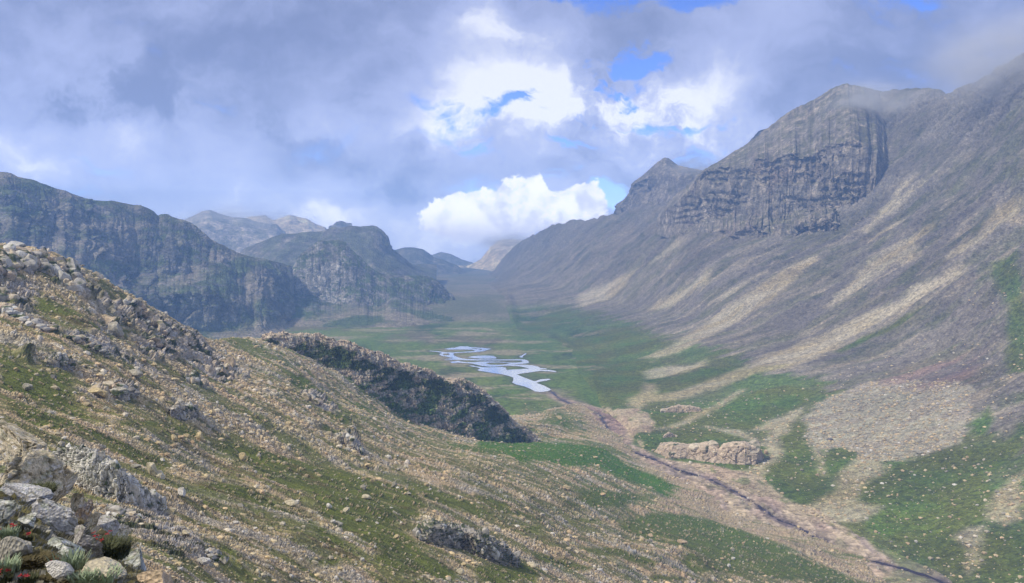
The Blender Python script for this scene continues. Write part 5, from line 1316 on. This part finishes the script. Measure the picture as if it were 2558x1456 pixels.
tc = N('ShaderNodeTexCoord'); sx = N('ShaderNodeSeparateXYZ'); L(tc.outputs['Generated'], sx.inputs[0])
yy_ = M('MAXIMUM', sx.outputs['Y'], .12)
X_ = M('DIVIDE', sx.outputs['X'], yy_); Z_ = M('DIVIDE', sx.outputs['Z'], yy_)
cmb = N('ShaderNodeCombineXYZ'); L(X_, cmb.inputs[0]); L(Z_, cmb.inputs[1]); P0 = cmb.outputs[0]


def warp(vec, scale, amt, det=5, off=0.0):
    o = VM('ADD', vec, (off, off * .7, off * .3)).outputs[0]
    n = NZ(o, scale, det, .6); s = VM('SUBTRACT', n.outputs['Color'], (.5, .5, .5)).outputs[0]
    s2 = VM('SCALE', s); s2.inputs['Scale'].default_value = amt
    return VM('ADD', vec, s2.outputs[0]).outputs[0]


def blob(vec, u, v, ru, rv, w):
    r = rays(u, v); r = r / r[1]
    d_ = VM('MULTIPLY', VM('SUBTRACT', vec, (float(r[0]), float(r[2]), 0.0)).outputs[0], (F / ru, F / rv, 0.0)).outputs[0]
    n = VM('DOT_PRODUCT', d_, d_)
    return M('MULTIPLY', M('POWER', 2.71828, M('MULTIPLY', n.outputs['Value'], -1.0)), w)


def total(lst):
    o = lst[0]
    for x in lst[1:]: o = M('ADD', o, x)
    return o


P1 = warp(warp(P0, 3.5, .14), 11, .05, 6, 5.0)
P2 = warp(warp(P0, 5, .15, off=3.0), 16, .055, 6, 2.0)
strs = VM('MULTIPLY', P1, (1.0, 2.3, 1.0)).outputs[0]
nA = NZ(strs, 5.0, 8, .58).outputs['Fac']
nB = NZ(VM('ADD', P1, (4.0, 2.0, 0)).outputs[0], 2.6, 8, .55).outputs['Fac']
# openings of blue sky (negative) and heavier cloud (positive)
cov = total([blob(P1, 1420, 14, 130, 34, -.46), blob(P1, 1740, 16, 120, 30, -.46), blob(P1, 1660, 165, 100, 26, -.24), blob(P1, 1540, 178, 90, 18, -.22), blob(P1, 1150, 265, 130, 30, -.30), blob(P1, 1390, 350, 110, 20, -.25), blob(P1, 1560, 235, 130, 14, -.16),
             blob(P1, 1170, 350, 60, 30, -.22), blob(P1, 1720, 295, 70, 14, -.25), blob(P1, 1290, 245, 60, 18, -.2), blob(P1, 1480, 430, 130, 50, -.10), blob(P1, 1520, 500, 60, 50, -.22), blob(P1, 1230, 450, 160, 40, -.16), blob(P1, 2290, 5, 50, 14, -.2), blob(P1, 1240, 100, 60, 90, .22), blob(P1, 1350, 80, 110, 30, .2),
             blob(P1, 850, 520, 80, 22, -.12), blob(P1, 1000, 590, 60, 40, -.10)])
fine_ = NZ(VM('MULTIPLY', P2, (1.0, 3.0, 1.0)).outputs[0], 11, 7, .6).outputs['Fac']
cov = M('ADD', cov, M('MULTIPLY', M('SUBTRACT', fine_, .45), blob(P0, 1540, 240, 460, 240, 1.7)))
covv = M('ADD', M('ADD', M('MULTIPLY', M('SUBTRACT', nA, .5), 1.1), cov), .30)
cover = MR(covv, -.02, .22)
# brightness of the cloud
bri = total([blob(P2, 1300, 270, 260, 70, .45), blob(P2, 20, 400, 90, 40, .26), blob(P2, 285, 345, 60, 60, .22), blob(P2, 150, 375, 190, 50, .24), blob(P2, 610, 440, 60, 70, .45), blob(P2, 640, 500, 90, 40, .3), blob(P2, 820, 510, 110, 50, .5), blob(P2, 440, 535, 90, 16, .5), blob(P2, 780, 318, 80, 26, .26), blob(P2, 870, 295, 130, 45, .22),
             blob(P2, 1200, 80, 90, 70, .42), blob(P2, 1330, 75, 140, 50, .3), blob(P2, 1380, 205, 280, 60, .46), blob(P2, 1450, 300, 340, 80, .5), blob(P2, 1700, 230, 200, 70, .46), blob(P2, 1750, 330, 220, 60, .4), blob(P2, 1100, 330, 80, 60, .35), blob(P2, 1500, 390, 250, 40, .25), blob(P2, 520, 230, 150, 40, .08), blob(P2, 2050, 100, 400, 100, .06),
             blob(P2, 1200, 620, 170, 60, .35), blob(P2, 1020, 612, 30, 16, .3), blob(P2, 240, 260, 260, 80, -.30), blob(P2, 640, 350, 280, 70, -.28), blob(P2, 960, 430, 150, 80, -.30), blob(P2, 1890, 260, 100, 60, -.30), blob(P2, 450, 110, 560, 150, -.13), blob(P2, 2300, 110, 400, 120, -.10), blob(P0, 1480, 290, 380, 130, .16), blob(P2, 1280, 560, 300, 70, .4)])
nD = NZ(VM('ADD', P2, (1.0, 7.0, 2.0)).outputs[0], 7, 7, .6).outputs['Fac']
shade = M('ADD', M('ADD', M('MULTIPLY', M('SUBTRACT', nB, .5), 1.0), M('MULTIPLY', M('SUBTRACT', nA, .5), .75)), M('MULTIPLY', bri, MR(nD, .36, .64, .15, 1.45)))
dark, mid_c, lit = (.19, .23, .40), (.37, .42, .66), (.80, .82, .91)
cloudc = MIX(MR(shade, .10, .92), MIX(MR(shade, -.22, .18), dark, mid_c), lit)
# real blue behind
sky = N('ShaderNodeTexSky'); sky.sky_type = 'NISHITA'; sky.sun_disc = False; sky.sun_elevation = SUN_EL; sky.sun_rotation = SUN_AZ; sky.altitude = 2500
blue = VM('MULTIPLY', sky.outputs[0], (.085, .105, .19)).outputs[0]
col0 = MIX(cover, blue, cloudc)
# big white cumulus over the valley head
bil = NZ(P0, 16, 6, .55).outputs['Fac']; bil2 = NZ(P0, 45, 5, .6).outputs['Fac']
PC = warp(P0, 20, .04, 5, off=8.0)
cu_ = total([blob(PC, 1130, 520, 75, 48, .75), blob(PC, 1215, 515, 75, 50, .85), blob(PC, 1290, 475, 40, 45, .75), blob(PC, 1345, 450, 22, 38, .6), blob(PC, 1380, 510, 90, 50, .95), blob(PC, 1470, 490, 42, 48, .85), blob(PC, 1280, 560, 170, 50, .9), blob(PC, 1420, 545, 90, 30, .5), blob(PC, 1180, 575, 110, 40, .5)])
cu_ = M('ADD', cu_, M('ADD', M('MULTIPLY', M('SUBTRACT', bil, .5), 1.15), M('ADD', M('MULTIPLY', M('SUBTRACT', bil2, .5), .8), M('MULTIPLY', M('SUBTRACT', NZ(P0, 120, 4, .6).outputs['Fac'], .5), .45))))
cum = M('MULTIPLY', MR(cu_, .40, .58), MR(Z_, -.012, .018))
under = MR(Z_, -.002, .045)
cuc = MIX(under, (.42, .43, .60), MIX(MR(M('ADD', M('MULTIPLY', bil, .6), M('MULTIPLY', bil2, .4)), .40, .56), (.60, .61, .72), (.95, .95, .95)))
col1 = MIX(cum, col0, cuc)
Lh = M('MINIMUM', M('DIVIDE', 446.0, M('MAXIMUM', sx.outputs['Z'], .01)), 6900.0)      # metres of hazy air in that direction
gain = M('POWER', 2.71828, M('MULTIPLY', Lh, 1.75e-4))
vs_ = VM('SCALE', col1); L(gain, vs_.inputs['Scale']); col1 = vs_.outputs[0]
away = M('MAXIMUM', MR(Z_, .42, .85), MR(sx.outputs['Y'], .35, .05))
nE = NZ(tc.outputs['Generated'], 3.0, 5, .55).outputs['Fac']
col1 = MIX(away, col1, MIX(MR(nE, .35, .65), (.38, .40, .45), (.62, .64, .69)))
bg = N('ShaderNodeBackground'); bg.inputs['Strength'].default_value = 1.0; L(col1, bg.inputs['Color'])
wo_ = N('ShaderNodeOutputWorld'); L(bg.outputs[0], wo_.inputs['Surface'])
world.cycles.sampling_method = 'MANUAL'; world.cycles.sample_map_resolution = 512

SC.view_settings.view_transform = 'Standard'; SC.view_settings.look = 'None'; SC.view_settings.exposure = 0; SC.view_settings.gamma = 1
SC.cycles.use_denoising = True; SC.cycles.max_bounces = 5; SC.cycles.diffuse_bounces = 2; SC.cycles.glossy_bounces = 2; SC.cycles.volume_bounces = 1; SC.cycles.transparent_max_bounces = 4
